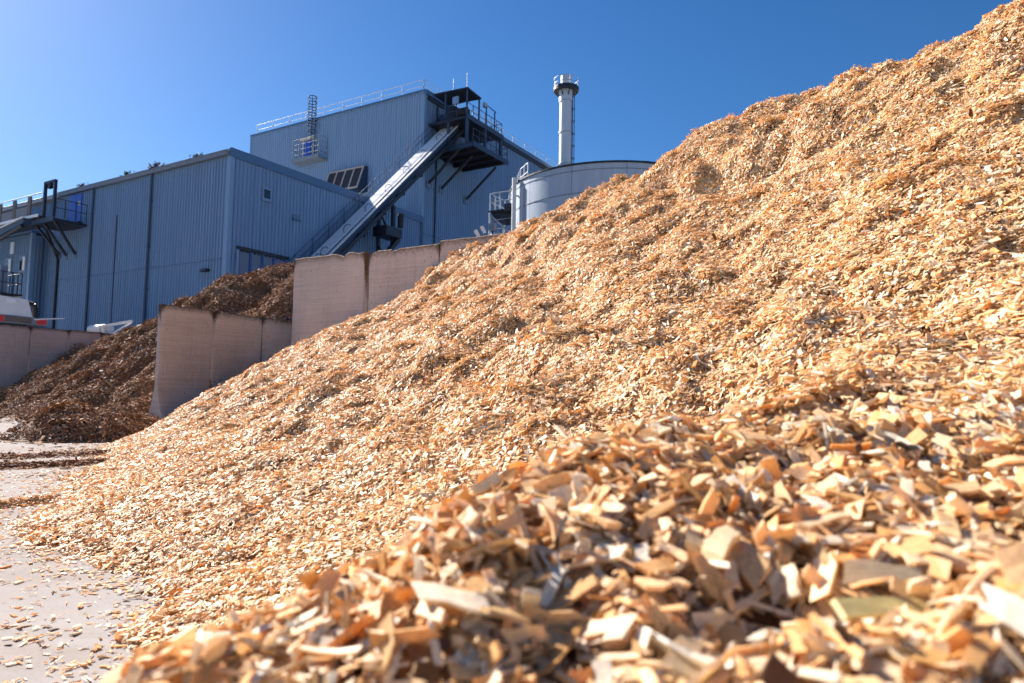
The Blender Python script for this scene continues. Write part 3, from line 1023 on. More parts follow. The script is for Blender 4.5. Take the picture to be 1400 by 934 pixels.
# ================================================================== TANK
tcw = Vector((5.63, 40.0, 0))
tg, tb = tcw.x * CT - tcw.y * ST, tcw.x * ST + tcw.y * CT
TR, TTOP = 5.85, 12.67
tk = Thing('storage_tank', (tg, tb, 0), 'wide round grey bolted steel tank standing in front of the chimney', 'tank')
tk.part('inner_shell', MB().tube((tg, tb, 0), (tg, tb, TTOP - .3), TR - .05, 72), 'seam')
NS = 13
rings = [(12.37, TTOP), (11.20, 12.36), (9.60, 11.19), (8.00, 9.59), (6.40, 7.99)]
ang0 = math.atan2(-tb, -tg)
for z0, z1 in rings:
    for i in range(NS):
        a0 = ang0 + 2 * math.pi * (i + .29) / NS
        tk.part('shell_panel', MB().ring((tg, tb), TR - .03, TR, z0 + .008, z1 - .008, 22, a0 + .002, a0 + 2 * math.pi / NS - .002), 'tank_sheet')
for z in (12.365, 11.195, 9.595, 7.995):
    tk.part('ring_flange', MB().ring((tg, tb), TR, TR + .025, z - .022, z + .022, 72), 'seam')
tk.part('lower_shell', MB().ring((tg, tb), TR - .03, TR, 0, 6.4, 72), 'tank_sheet')
tk.part('rim', MB().ring((tg, tb), TR - .1, TR + .07, TTOP + .001, TTOP + .085, 72), 'dark_steel')
tk.part('roof', MB().tube((tg, tb, TTOP - .02), (tg, tb, TTOP + .05), TR - .12, 72), 'roofing')


def tank_pt(px_x, r):
    """a point on the tank's left flank, by plan bearing from the tank centre (degrees from the camera direction, to the left)"""
    a = ang0 - R(px_x)
    return tg + r * math.cos(a), tb + r * math.sin(a)


x, y = tank_pt(60, TR + .24)
vp = tk.part('overflow_pipe', MB().tube((x, y, 2), (x, y, TTOP + .22), .125, 14), 'white_paint')
for z in (11.9, 10.1, 8.2):
    x2, y2 = tank_pt(60, TR)
    tk.part('pipe_bracket', MB().bar((x, y, z), (x2, y2, z), .07), 'seam', vp)
x, y = tank_pt(53, TR + .08)
tk.part('cable_conduit', MB().tube((x, y, 5), (x, y, 12.2), .025, 8), 'seam')
x, y = tank_pt(72, TR + .17)
tk.part('valve_box', MB().box(x - .2, x + .2, y - .2, y + .2, 11.3, 11.75), 'dark_steel')

# access tower beside the tank
at = Thing('access_tower', (-21.0, 33.0, 0), 'galvanised ladder tower and catwalk on the left flank of the round tank', 'ladder')
A0, A1, A2, A3 = -21.75, -19.75, 33.3, 35.0
at.part('catwalk_deck', MB().box(A0, A1, A2, A3, 11.45, 11.55), 'dark_steel')
at.part('catwalk_beam', MB().box(A0 + .15, A1 - .15, A2 + .2, A3 - .2, 11.0, 11.449), 'dark_steel')
rr = [(*tank_pt(a_, 5.45), TTOP + .05) for a_ in (104, 92, 80, 68, 56)]
at.part('roof_walkway', MB().box(A1 + .1, A1 + .9, A2 + .3, A3, 12.2, 12.3), 'blue_steel')
for g, b in ((A0 + .07, A2 + .07), (A1 - .07, A2 + .07), (A0 + .07, A3 - .07), (A1 - .07, A3 - .07)):
    at.part('column', MB().tube((g, b, 0), (g, b, 11.45), .07, 8), 'galvanised')
at.railing([(A0 + .07, A3, 11.56), (A0 + .07, A2 + .07, 11.56), (A1, A2 + .07, 11.56)], 1.0, .65, .032, (.5, 1.0), 'galvanised')
at.railing(rr, 1.0, .75, .032, (.5, 1.0), 'galvanised')
at.part('brace', MB().tube((A0 + .1, A2 + .03, 11.3), (A1 + .4, A2 + .03, 9.3), .055, 8), 'galvanised')
at.part('brace', MB().tube((A0 + .1, A2 + .03, 10.75), (A1 + .15, A2 + .03, 9.0), .04, 8), 'galvanised')
at.part('tank_strut', MB().tube((A1 + .4, A2 + .03, 9.3), (A1 + 1.0, A2 + .2, 9.3), .04, 8), 'dark_steel')
for i in range(10):
    z = 6.2 + .53 * i
    at.part('rung', MB().tube((A0 + .07, A2 + .07, z), (A1 - .07, A2 + .07, z), .02, 6), 'galvanised')
for z in (8.5, 9.9):
    at.part('ladder_loop', MB().path([(A0 + .07, A2 + .03, z - .8), (A0 + .07, A2 - .07, z), (A0 + .33, A2 - .13, z + .23), (A0 + .73, A2 - .07, z + .23)], .035), 'galvanised')

# ================================================================== CHIMNEY
cw = Vector((5.55, 75.0, 0))
cg, cb = cw.x * CT - cw.y * ST, cw.x * ST + cw.y * CT
ch = Thing('chimney', (cg, cb, 0), 'slender pale steel chimney with a ringed maintenance platform near its top', 'chimney')
ch.part('shaft', MB().tube((cg, cb, 0), (cg, cb, 33.4), .74, 32, .70), 'pipe_steel')
ch.part('upper_shaft', MB().tube((cg, cb, 33.4), (cg, cb, 35.2), .80, 32), 'pipe_steel')
ch.part('flue_tip', MB().tube((cg, cb, 35.2), (cg, cb, 36.25), .62, 28), 'pipe_steel')
for z in (26.2, 29.8, 33.35):
    ch.part('flange', MB().ring((cg, cb), .70, .80, z - .05, z + .05, 32), 'galvanised')
pd = ch.part('ring_platform', MB().ring((cg, cb), .8, 1.40, 34.55, 34.7, 28), 'dark_steel')
ch.part('platform_skirt', MB().ring((cg, cb), 1.30, 1.42, 34.71, 34.95, 28), 'dark_steel', pd)
for i in range(8):
    a = 2 * math.pi * i / 8
    ch.part('bracket', MB().bar((cg + .78 * math.cos(a), cb + .78 * math.sin(a), 33.9), (cg + 1.3 * math.cos(a), cb + 1.3 * math.sin(a), 34.55), .1), 'dark_steel', pd)
    ch.part('rail_post', MB().tube((cg + 1.36 * math.cos(a), cb + 1.36 * math.sin(a), 34.7), (cg + 1.36 * math.cos(a), cb + 1.36 * math.sin(a), 35.9), .03, 6), 'galvanised', pd)
for z in (35.3, 35.88):
    ch.part('rail_ring', MB().ring((cg, cb), 1.34, 1.38, z, z + .04, 28), 'galvanised', pd)
aa = ang0 + R(70)
lx, ly = cg + .80 * math.cos(aa), cb + .80 * math.sin(aa)
cl = ch.part('ladder', MB().tube((lx, ly, 15), (lx, ly, 34.5), .05, 6).tube((lx + .12, ly + .2, 15), (lx + .12, ly + .2, 34.5), .04, 6), 'dark_steel')
for i in range(12):
    ch.part('cage_hoop', MB().ring((lx + .05, ly + .1), .16, .20, 17 + 1.4 * i, 17.06 + 1.4 * i, 12), 'dark_steel', cl)

# ================================================================== LEFT GALLERY
ga = Thing('conveyor_gallery', (-53, 24.5, 12.4), 'steel gallery with dark screen posts running out of the left edge to blue doors', 'gallery')
ga.part('landing', MB().box(-53.5, -50.2, 23.5, BF - .35, 12.08, 12.26), 'dark_steel')
ga.part('landing_edge', MB().box(-53.5, -50.1, 23.4, 23.5, 12.03, 12.36), 'blue_steel')
dr = ga.part('double_door', MB().box(-53.15, -51.6, BF - .12, BF - .06, 12.65, 14.75), 'door_blue', label='pair of blue steel doors')
ga.part('door_gap', MB().box(-52.40, -52.34, BF - .13, BF - .121, 12.65, 14.75), 'frame_blue', dr)
ga.part('door_sign', MB().box(-51.95, -51.72, BF - .13, BF - .121, 13.9, 14.2), 'yellow_paint', dr)
ga.part('door_step', MB().box(-53.3, -51.4, BF - .34, BF - .06, 12.27, 12.64), 'dark_steel', dr)
ga.railing([(-50.3, 23.52, 12.37), (-50.25, BF - .4, 12.37)], 1.25, .8, .028, (.5, 1.0), 'blue_steel')
fr = MB().bar((-51.4, 23.42, 12.3), (-51.4, 23.42, 14.75), .17).bar((-50.1, 23.42, 12.3), (-50.1, 23.42, 14.75), .17).bar((-51.48, 23.42, 14.75), (-50.02, 23.42, 14.75), .17)
fa = ga.part('hoist_frame', fr, 'dark_steel')
ga.part('hoist_block', MB().box(-50.95, -50.6, 23.32, 23.52, 14.3, 14.66), 'black_rubber', fa)
for (p, q) in (((-50.5, 23.7, 12.1), (-52.0, BF - .1, 10.35)), ((-51.9, 23.7, 12.1), (-53.2, BF - .1, 10.35)), ((-53.2, 23.8, 12.1), (-54.2, BF - .1, 10.5))):
    b_ = ga.part('brace', MB().bar(p, q, .14), 'dark_steel')
    ga.part('brace_plate', MB().box(q[0] - .17, q[0] + .17, BF - .12, BF - .06, q[2] - .3, q[2] + .2), 'gate_panel', b_)
ga.part('walkway', MB().box(-70, -51.6, 23.2, 24.9, 12.36, 12.52), 'dark_steel')
ga.part('walkway_lip', MB().box(-70, -51.6, 23.12, 23.19, 12.42, 12.60), 'white_casing')
ga.part('belt_trough', MB().add([(-70, 22.6, 9.0), (-52.3, 22.6, 11.95), (-52.3, 23.1, 11.95), (-70, 23.1, 9.0), (-70, 22.6, 10.0), (-52.3, 22.6, 12.3), (-52.3, 23.1, 12.3), (-70, 23.1, 10.0)],
                                [(0, 3, 2, 1), (4, 5, 6, 7), (0, 1, 5, 4), (1, 2, 6, 5), (2, 3, 7, 6), (3, 0, 4, 7)]), 'blue_steel')
ga.part('trough_lip', MB().bar((-70, 22.56, 10.05), (-52.3, 22.56, 12.33), .1, .07), 'white_casing')
ga.part('lower_tube', MB().tube((-70, 22.7, 8.3), (-52.6, 22.7, 11.8), .14, 8), 'dark_steel')
for i in range(5):
    g = -53.1 - 2.12 * i
    ga.part('screen_post', MB().box(g - .22, g + .22, 23.22, 23.30, 12.53, 14.0), 'brown_screen')
    ga.part('wind_screen', MB().box(g - 1.88, g - .24, 23.25, 23.27, 12.55, 13.35 - .08 * (i % 2)), 'mesh_screen')
for z in (14.08, 13.7):
    ga.part('top_rail', MB().tube((-70, 23.26, z), (-51.5, 23.26, z), .03, 6), 'dark_steel')
cab = MB().path([(-53.6, 24.6, 12.1), (-54.6, 25.5, 11.4), (-54.3, BF - .14, 10.2), (-54.3, BF - .14, 5.2), (-54.7, BF - .14, 4.4)], .085)
ga.part('cable_drop', cab, 'black_rubber')
post = Thing('support_trestle', (-60.3, 21.5, 0), 'thin ladder mast with white rungs at the left edge above the machine', 'ladder')
post.part('mast', MB().tube((-60.6, 21.5, 0), (-60.6, 21.5, 11.2), .07, 8).tube((-59.7, 21.5, 0), (-59.7, 21.5, 10.4), .07, 8), 'dark_steel')
for i in range(9):
    post.part('rung', MB().bar((-60.7, 21.5, 5.6 + .62 * i), (-59.6, 21.5, 5.6 + .62 * i), .05), 'dark_steel')
for z, x0 in ((8.85, -60.1), (10.2, -60.9), (9.7, -60.2)):
    post.part('white_tread', MB().bar((x0, 21.4, z), (x0 + 1.3, 21.4, z + .05), .12), 'white_casing')

# ================================================================== MACHINE behind the low wall
mc = Thing('mobile_shredder', (-45.5, 18.0, 0), 'white-hooded machine with a red and white bumper behind the low left wall', 'machine')
mg0, mg1, mb0, mb1 = -49.0, -42.6, 16.6, 19.2
mc.part('chassis', MB().box(mg0, mg1 - .1, mb0 + .2, mb1 - .2, .9, 4.32), 'dark_steel')
for g in (-48.0, -46.4, -43.7):
    for bb in (mb0 + .05, mb1 - .4):
        wl = mc.part('wheel', MB().tube((g, bb, .6), (g, bb + .35, .6), .6, 20), 'black_rubber')
        mc.part('rim', MB().tube((g, bb - .02, .6), (g, bb + .37, .6), .3, 14), 'galvanised', wl)
hood = mc.part('engine_hood', MB().add(
    [(mg0, mb0, 4.78), (mg1, mb0, 4.78), (mg1, mb1, 4.74), (mg0, mb1, 4.74), (mg0, mb0 + .1, 5.85), (mg1 - .15, mb0 + .1, 5.85), (mg1 - .15, mb1 - .22, 5.72), (mg0, mb1 - .22, 5.72)],
    [(0, 3, 2, 1), (4, 5, 6, 7), (0, 1, 5, 4), (1, 2, 6, 5), (2, 3, 7, 6), (3, 0, 4, 7)]), 'white_paint')
mc.part('hood_hatch', MB().box(mg1 - .10, mg1 - .04, 17.9, 18.35, 5.45, 5.68), 'white_casing', hood)
mc.part('bumper', MB().box(mg0, mg1 + .12, mb0, mb1 + .75, 4.33, 4.73), 'seam')
for b0, b1, m in ((mb0, 17.75, 'red_paint'), (17.8, 19.1, 'brown_screen'), (19.35, 19.85, 'red_paint')):
    mc.part('bumper_stripe', MB().box(mg1 + .121, mg1 + .15, b0, b1, 4.38, 4.70), m)
mc.part('exhaust_pipe', MB().path([(mg1 - .3, mb1 - .2, 5.55), (mg1 - .3, mb1 + .12, 5.5), (mg1 - .3, mb1 + .25, 5.3), (mg1 - .3, mb1 + .25, 4.75)], .13), 'black_rubber')
mc.part('tail_bar', MB().bar((mg1 + .2, mb1, 4.62), (mg1 + .2, 20.75, 4.84), .07), 'white_paint')
mc.part('platform_frame', MB().box(mg0, mg1 - .3, mb0 + .2, mb1 - .45, 5.86, 5.98), 'black_rubber')
mc.part('mast', MB().box(-43.6, -43.2, 17.75, 18.1, 5.99, 7.5), 'gate_panel')
mc.railing([(mg1 - .35, mb0 + .25, 5.99), (mg1 - .35, mb1 - .5, 5.99), (mg1 - 2.2, mb1 - .5, 5.99)], 1.15, .5, .025, (.5, 1.0), 'dark_steel')

# white roofed shed with a cylinder on it
sh = Thing('low_shed', (-38.5, 22, 0), 'low white flat-roofed shed showing just above the low wall', 'shed')
sh.part('wall', MB().box(-40.4, -36.0, 21.0, 23.0, 0, 3.72), 'gate_panel')
sh.part('roof', MB().box(-40.6, -35.8, 20.8, 23.2, 3.73, 3.86), 'white_paint')
sh.part('roof_upstand', MB().bar((-39.0, 20.9, 4.25), (-35.9, 20.9, 4.45), .12), 'white_paint')
sh.part('roof_brace', MB().bar((-37.6, 20.9, 3.87), (-35.9, 20.9, 4.4), .06), 'white_casing')
cy = Thing('white_cylinder', (-39.6, 21, 3.87), 'small white steel cylinder lying on the low shed roof', 'cylinder')
cy.part('drum', MB().tube((-40.3, 21.2, 4.15), (-38.6, 21.2, 4.15), .27, 20), 'white_paint')
cy.part('end_cap', MB().tube((-38.6, 21.2, 4.15), (-38.48, 21.2, 4.15), .23, 20), 'galvanised')
cy.part('band', MB().tube((-39.0, 21.2, 4.15), (-38.92, 21.2, 4.15), .285, 20), 'seam')

# floodlights behind the tall panels
for g, b, z, kind, lab in ((-9.95, 14.75, 5.12, 0, 'small white spotlight leftmost of three lamps above the tall concrete panels'),
                           (-9.76, 14.75, 5.20, 1, 'tilted white spotlight next to the square floodlight above the wall'),
                           (-9.5, 14.75, 5.22, 2, 'square grey floodlight above the last tall concrete panel')):
    fl = Thing('floodlight', (g, b, 0), lab, 'floodlight', 'floodlights above the wall')
    fl.part('pole', MB().tube((g, b, 0), (g, b, z - .06), .02, 8), 'dark_steel')
    if kind == 2:
        fl.part('lamp_head', MB().box(g - .09, g + .09, b - .05, b + .04, z - .07, z + .11), 'seam')
        fl.part('lens', MB().box(g - .07, g + .07, b - .06, b - .051, z - .05, z + .09), 'gate_panel')
    else:
        fl.part('lamp_head', MB().tube((g + .03, b, z - .09), (g - .05, b - .04, z + .07), .04, 14, .055), 'white_paint')
        fl.part('lens', MB().tube((g - .05, b - .04, z + .07), (g - .056, b - .043, z + .08), .05, 14), 'galvanised')

# weeds growing in the gutter
for g, s_, m, lab in ((-46.0, .8, 'weed_green', 'low green weed tuft in the gutter between the two downpipes'),
                      (-42.7, 1.0, 'weed_dry', 'purplish dry weed in the gutter above the right downpipe'),
                      (-38.4, .75, 'weed_green', 'single small green weed in the gutter near the hall corner'),
                      (-51.6, .7, 'weed_dry', 'sparse dry weed in the gutter above the blue double doors')):
    wd = Thing('gutter_weed', (g, BF - .19, RZ - .15), lab, 'weed', 'weeds in the gutter')
    lv, st = MB(), MB()
    for k in range(70):
        a, r_, h_ = random.uniform(0, 6.28), abs(random.gauss(0, .40)) * s_, random.uniform(.05, .5) ** 1.2 * s_
        bx, by = g + r_ * math.cos(a) * 1.3, BF - .19 + r_ * math.sin(a) * .25
        p = Vector((bx, by, RZ - .14 + h_))
        for j in range(3):
            d1 = Vector((random.gauss(0, 1), random.gauss(0, 1), random.gauss(0, .6))).normalized() * .16 * s_
            d2 = Vector((random.gauss(0, 1), random.gauss(0, 1), random.gauss(0, 1))).normalized() * .05 * s_
            lv.add([p, p + d1 * .5 + d2, p + d1, p + d1 * .5 - d2], [(0, 1, 2, 3)])
        if k % 4 == 0:
            st.tube((g + (bx - g) * .2, BF - .19, RZ - .14), p, .012, 4)
    wd.part('leaves', lv, m, kind='stuff')
    wd.part('stems', st, 'weed_dry', kind='stuff')


# ================================================================== CONCRETE PANELS
def panel(origin, length, height, along, thick, foot, mat, label, group, seed, lean=0.0, notches=(), bolts=False):
    """inverted-T precast panel: origin = near end of its face in (g, b); along = unit plan direction in (g, b)"""
    rg = np.random.default_rng(seed)
    n = max(8, int(length / .05))
    half = thick / 2
    prof = []       # (offset across, z) going round from the front foot over the top to the rear foot
    flare = [(.42, 0.0), (.42, .16), (.30, .24), (.20, .36), (.13, .52), (.06, .74), (0.0, 1.0)] if foot else [(0.0, 0.0), (0.0, .5)]
    front = [(half + o, z) for o, z in flare]
    zs = np.linspace(front[-1][1], height - .02, 10)[1:]
    front += [(half, z) for z in zs]
    front += [(half - .02, height)]
    prof = front + [(-o, z) for o, z in front[::-1]]
    k = len(prof)
    V, E = [], []
    ax = Vector((along[0], along[1]))
    nx = Vector((along[1], -along[0]))
    topn = np.convolve(rg.normal(0, .010, n + 9), np.ones(5) / 5, 'same')[4:4 + n + 1]
    for i in range(n + 1):
        u = length * i / n
        endin = .012 if i in (0, n) else 0.0
        drop = 0.0
        for (c0, w0, d0) in notches:
            drop = max(drop, d0 * max(0, 1 - ((u - c0) / w0) ** 2) * rg.uniform(.75, 1.1))
        for j, (o, z) in enumerate(prof):
            zz, oo = z, o
            if z > height - .5:
                zz = z + (topn[i] - drop * (1 if o > 0 else .75)) * max(0, (z - (height - .5)) / .5) ** 2
            oo = o * (1 - endin / max(half, .05) * .5) + (rg.normal(0, .002))
            p = ax * u + nx * (oo + lean * z)
            V.append((p.x, p.y, zz))
            dtop = (height - z)
            dend = min(u, length - u)
            E.append(max(0, 1 - dtop / .35) * .9 + max(0, 1 - dend / .12) * .35 + (max(0, 1 - z / .5) * .5 if foot else 0))
    F = []
    for i in range(n):
        for j in range(k - 1):
            F.append((i * k + j, i * k + j + 1, (i + 1) * k + j + 1, (i + 1) * k + j))
    F.append(tuple(range(k))[::-1])
    F.append(tuple(n * k + j for j in range(k)))
    me = bpy.data.meshes.new('concrete_panel')
    me.from_pydata(V, [], F)
    me.materials.append(MATS[mat])
    a = me.attributes.new('edge', 'FLOAT_COLOR', 'POINT')
    a.data.foreach_set('color', np.repeat(np.array(E, dtype=np.float32)[:, None], 4, 1).ravel())
    me.update()
    root = bpy.data.objects.new('concrete_panel', None)
    col.objects.link(root)
    root.location = W(*origin)
    root.rotation_euler = (0, 0, -TH + random.uniform(-.006, .006))
    tag(root, label, 'wall panel', group)
    ob = bpy.data.objects.new('slab', me)
    col.objects.link(ob)
    ob.parent = root
    if bolts:
        for o in (.16, -.27):
            mbh = MB().tube((ax.x * -.012 + nx.x * o, ax.y * -.012 + nx.y * o, .17), (ax.x * .02 + nx.x * o, ax.y * .02 + nx.y * o, .17), .07, 14)
            bo = bpy.data.objects.new('lifting_hole', mbh.mesh('lifting_hole', 'black_rubber'))
            col.objects.link(bo)
            bo.parent = root
    return root


GRC, GRB, GRA = 'low bay panels with flared feet', 'tall bay panels behind the heap', 'low wall panels at the left'
panel((-17.07, 10.66), 1.50, 3.15, (0, 1), .15, True, 'low_panel_concrete', 'first low concrete panel with flared foot, nearest the camera, left of the heap', GRC, 1, bolts=True)
panel((-17.05, 12.22), 1.56, 3.12, (0, 1), .15, True, 'low_panel_concrete', 'middle one of three low concrete panels left of the heap', GRC, 2, .012)
panel((-17.07, 13.86), 1.56, 3.13, (0, 1), .15, True, 'low_panel_concrete', 'farthest low concrete panel, partly hidden by the tall panel', GRC, 3)
panel((-15.80, 14.0), 2.72, 4.80, (1, 0), .20, False, 'panel_concrete', 'tall concrete panel with a chipped notched top edge, left of the gap', GRB, 4, 0, ((1.9, .22, .09), (2.55, .2, .06)))
panel((-12.88, 14.02), 2.33, 4.75, (1, 0), .20, False, 'panel_concrete', 'middle tall concrete panel right of the open gap', GRB, 5, .006, ((.9, .14, .06), (.12, .14, .08)))
panel((-10.52, 14.0), 2.4, 4.81, (1, 0), .20, False, 'panel_concrete', 'rightmost tall concrete panel whose lower part the chip heap buries', GRB, 6)
b0 = 13.0
for i, (ln, lab) in enumerate(((2.43, 'low concrete wall panel cut by the left edge of the picture'), (1.62, 'second low concrete wall panel from the left edge'),
                               (1.50, 'third low concrete wall panel from the left edge'), (2.3, 'last low concrete wall panel running into the bark heap'))):
    panel((-34.4, b0), ln - .03, 3.6 - .015 * (i % 2), (0, 1), .18, False, 'low_panel_concrete', lab, GRA, 20 + i)
    b0 += ln

# ================================================================== BARK HEAP
bk = bpy.data.objects.new('bark_heap', None)
col.objects.link(bk)
bk.location = W(-22, 15)
tag(bk, 'dark brown heap of shredded bark behind the low concrete panels', 'bark heap')


def to_local(ob, root):
    ob.parent = root
    ob.matrix_parent_inverse = Matrix.Translation(-root.location)


def bark_keep(X, Y, Z):
    g, b = X * CT - Y * ST, X * ST + Y * CT
    k = (Z > -.25) & (g > -34.33) & (b < 24.5)
    k &= ~((g > -17.02) & (b > 10.6) & (b < 14.0))
    k &= (g < -9.5)
    k &= ~((g > -17.0) & (b > 10.6) & (b < 15.7))
    k &= ~((g > -16.9) & (b > 9.8) & (b < 14.1))
    return k


bm_ = grid_mesh('mound', bark_z, np.arange(-26, 3, .11), np.arange(10, 38, .11), bark_keep, 'bark_core')
mo = bpy.data.objects.new('mound', bm_)
col.objects.link(mo)
to_local(mo, bk)
rg = np.random.default_rng(21)
bclumps = make_clumps('bark', 20, 260, .40, .058, 'bark_chip', .05, rg, 2, .40, .009)
n = 9500
x, y = rg.uniform(-25, 0, n), rg.uniform(10.5, 34, n)
z = bark_z(x, y)
gg, bb = x * CT - y * ST, x * ST + y * CT
kp = bark_keep(x, y, z) & (z > .0) & (gg < -17.42) | (bark_keep(x, y, z) & (z > 0) & (bb < 9.9)) | (bark_keep(x, y, z) & (bb > 14.5))
kp &= (gg > -33.9)
x, y, z = x[kp], y[kp], z[kp]
nr = surf_normals(bark_z, x, y, .15)
cover = scatter_object('bark_cover', np.stack([x, y, z], -1), nr, bclumps, rg)
to_local(cover, bk)

# ================================================================== WOOD CHIP HEAP
wc = bpy.data.objects.new('wood_chip_heap', None)
col.objects.link(wc)
wc.location = (1.0, 7.0, 0)
tag(wc, 'huge bright heap of pale wood chips filling the foreground and right side', 'wood chip heap')


def heap_keep(X, Y, Z):
    s, t = heap_st(X, Y)
    return (Z > -.06) & in_heap(X, Y) & (s < 11.5)


NEAR = 2.1
mound = bpy.data.objects.new('mound', grid_mesh('mound', lambda X, Y: heap_z(X, Y) - .03, np.arange(-10, 9.5, .06), np.arange(-.9, 21.5, .06), heap_keep, 'heap_core'))
col.objects.link(mound)
to_local(mound, wc)

rg = np.random.default_rng(31)
clumps = make_clumps('chip', 48, 135, .13, .0255, 'wood_chip', .016, rg, 2, .29, .0030)
n = 150000
x, y = rg.uniform(-10, 9, n), rg.uniform(.2, 21, n)
z = heap_z(x, y)
s, t = heap_st(x, y)
dcam = np.hypot(x, y)
ang = np.abs(np.arctan2(x, y))
kp = (z > .015) & in_heap(x, y) & (s < 9.3) & (dcam > NEAR - .25) & ((ang < R(50)) | (dcam < 4.0))
x, y, z = x[kp], y[kp], z[kp]
nr = surf_normals(heap_z, x, y, .05)
kp = rg.random(len(x)) < .30 / np.maximum(nr[:, 2], .33)
x, y, z = x[kp], y[kp], z[kp]
nr = surf_normals(heap_z, x, y, .09)
n_far = len(x)
cover = scatter_object('chip_cover', np.stack([x, y, z], -1) + nr * .006, nr, clumps, rg)
to_local(cover, wc)

# near chips, each with its own bend and taper
rg = np.random.default_rng(41)
n = 42000
x, y = rg.uniform(-1.6, 2.4, n), rg.uniform(.18, NEAR + .1, n)
z = heap_z(x, y)
dcam = np.hypot(x, y)
kp = (z > .05) & (dcam < NEAR) & (np.abs(x) < y * .95 + .45) & (dcam > .33)
x, y, z = x[kp], y[kp], z[kp]
n = len(x)
nr = surf_normals(heap_z, x, y, .03)
V, fs, G = chip_arrays(n, rg, .040, 4, .2, .0046)
off = rg.uniform(-.022, .020, n)
me = chips_mesh('near_chips', np.stack([x, y, z], -1) + nr * off[:, None], rotations(n, rg, .38, nr, .16), V, fs, G, 'wood_chip', rg)
nearc = bpy.data.objects.new('chip_layer', me)
col.objects.link(nearc)
to_local(nearc, wc)
nearc['kind'] = 'stuff'

# the largest chips of all: single things on the near crest
rg = np.random.default_rng(51)
big = []
for i in range(26):
    V, fs, G = chip_arrays(1, rg, .046, 4, .15, .0060)
    big.append(chips_mesh('wood_chip', np.zeros((1, 3)), np.eye(3)[None], V, fs, G, 'wood_chip', rg))
pts = []
tries = 0
while len(pts) < 228 and tries < 60000:
    tries += 1
    yy = rg.uniform(.55, 1.7)
    xx = rg.uniform(-.8, .8) * yy
    if rg.random() > (.62 / yy) ** 1.5:
        continue
    dd = (xx + .47) * -.673 + (yy - .9) * .74
    if dd > .03:
        continue
    if all((xx - p[0]) ** 2 + (yy - p[1]) ** 2 > (.030 + .012 * yy) ** 2 for p in pts):
        pts.append((xx, yy))
P = np.array(pts)
zz = heap_z(P[:, 0], P[:, 1])
nn = surf_normals(heap_z, P[:, 0], P[:, 1], .03)
Ms = rotations(len(P), rg, .45, nn, .12)
for i in range(len(P)):
    ob = bpy.data.objects.new('wood_chip', big[i % len(big)])
    col.objects.link(ob)
    p = Vector((*P[i], zz[i])) + Vector(nn[i]) * float(rg.uniform(.010, .022))
    ob.matrix_world = Matrix.Translation(p) @ Matrix([list(r_) for r_ in Ms[i]]).to_4x4() @ Matrix.Scale(float(rg.uniform(.6, .98)), 4)
    tag(ob, 'large out-of-focus wood chip on the near crest of the chip heap', 'wood chip', 'largest wood chips on the near crest')

for name, mat, xy, sc, rot, lab in (
        ('wood_chip', 'green_chip', (.47, .84), 1.5, .15, 'large yellow-green chip lying in the dark hollow of the near crest'),
        ('bark_sliver', 'dark_chip', (.075, 1.02), .9, 1.25, 'upright dark brown bark sliver among the pale near chips')):
    V, fs, G = chip_arrays(1, np.random.default_rng(3 if mat == 'green_chip' else 9), .055, 4, 0.0 if mat == 'green_chip' else .9, .004)
    me = chips_mesh(name, np.zeros((1, 3)), np.eye(3)[None], V, fs, G, mat, rg)
    ob = bpy.data.objects.new(name, me)
    col.objects.link(ob)
    zc = float(heap_z(xy[0], xy[1])) + .028
    ob.matrix_world = Matrix.Translation((*xy, zc)) @ Matrix.Rotation(rot if mat == 'green_chip' else .3, 4, 'Z') @ Matrix.Rotation(0 if mat == 'green_chip' else -1.2, 4, 'Y') @ Matrix.Rotation(.5, 4, 'X') @ Matrix.Diagonal((sc, sc * (.6 if mat == 'green_chip' else 1), sc, 1))
    tag(ob, lab, 'wood chip' if mat == 'green_chip' else 'bark piece')

# single chips lying on the concrete at the lower left
rg = np.random.default_rng(61)
placed = []
small = []
for i in range(14):
    V, fs, G = chip_arrays(1, rg, .036, 4, .15, .004)
    small.append(chips_mesh('loose_chip', np.zeros((1, 3)), np.eye(3)[None], V, fs, G, 'wood_chip', rg))
while len(placed) < 66:
    yy = rg.uniform(2.35, 4.3)
    xx = rg.uniform(-.74, -.35) * yy
    if float(heap_z(xx, yy)) > -.035:
        continue
    placed.append((xx, yy))
    ob = bpy.data.objects.new('loose_chip', small[len(placed) % len(small)])
    col.objects.link(ob)
    ob.matrix_world = Matrix.Translation((xx, yy, .006)) @ Matrix.Rotation(float(rg.uniform(0, 6.28)), 4, 'Z') @ Matrix.Rotation(float(rg.normal(0, .12)), 4, 'X') @ Matrix.Scale(float(rg.uniform(.6, 1.25)), 4)
    tag(ob, 'single wood chip lying loose on the pale concrete at the lower left', 'wood chip', 'loose chips on the concrete')

# ================================================================== LITTER on the concrete
rg = np.random.default_rng(71)


def litter(name, x, y, med, mat, label, tilt=.18, thick=.004):
    n = len(x)
    V, fs, G = chip_arrays(n, rg, med, 2, .25, thick)
    pos = np.stack([x, y, rg.uniform(.002, .010, n) * med / .03], -1)
    me = chips_mesh(name, pos, rotations(n, rg, tilt, None, .04), V, fs, G, mat, rg)
    ob = bpy.data.objects.new(name, me)
    col.objects.link(ob)
    tag(ob, label, 'litter', None, 'stuff')


n = 140000
x, y = rg.uniform(-11, -.6, n), rg.uniform(2.1, 16, n)
h = heap_z(x, y)
dist = np.maximum(-h / .35, 0)                      # metres out from the toe
patch = perlin(x / .5, y / .35) + .6 * perlin(x / 1.6 + 7, y / 1.1)
prob = 1.0 * np.exp(-dist / .16) + .45 * np.exp(-dist / .5) * (patch > -.1) + .035 * (patch > .1) * np.exp(-dist / 2.0) + .004
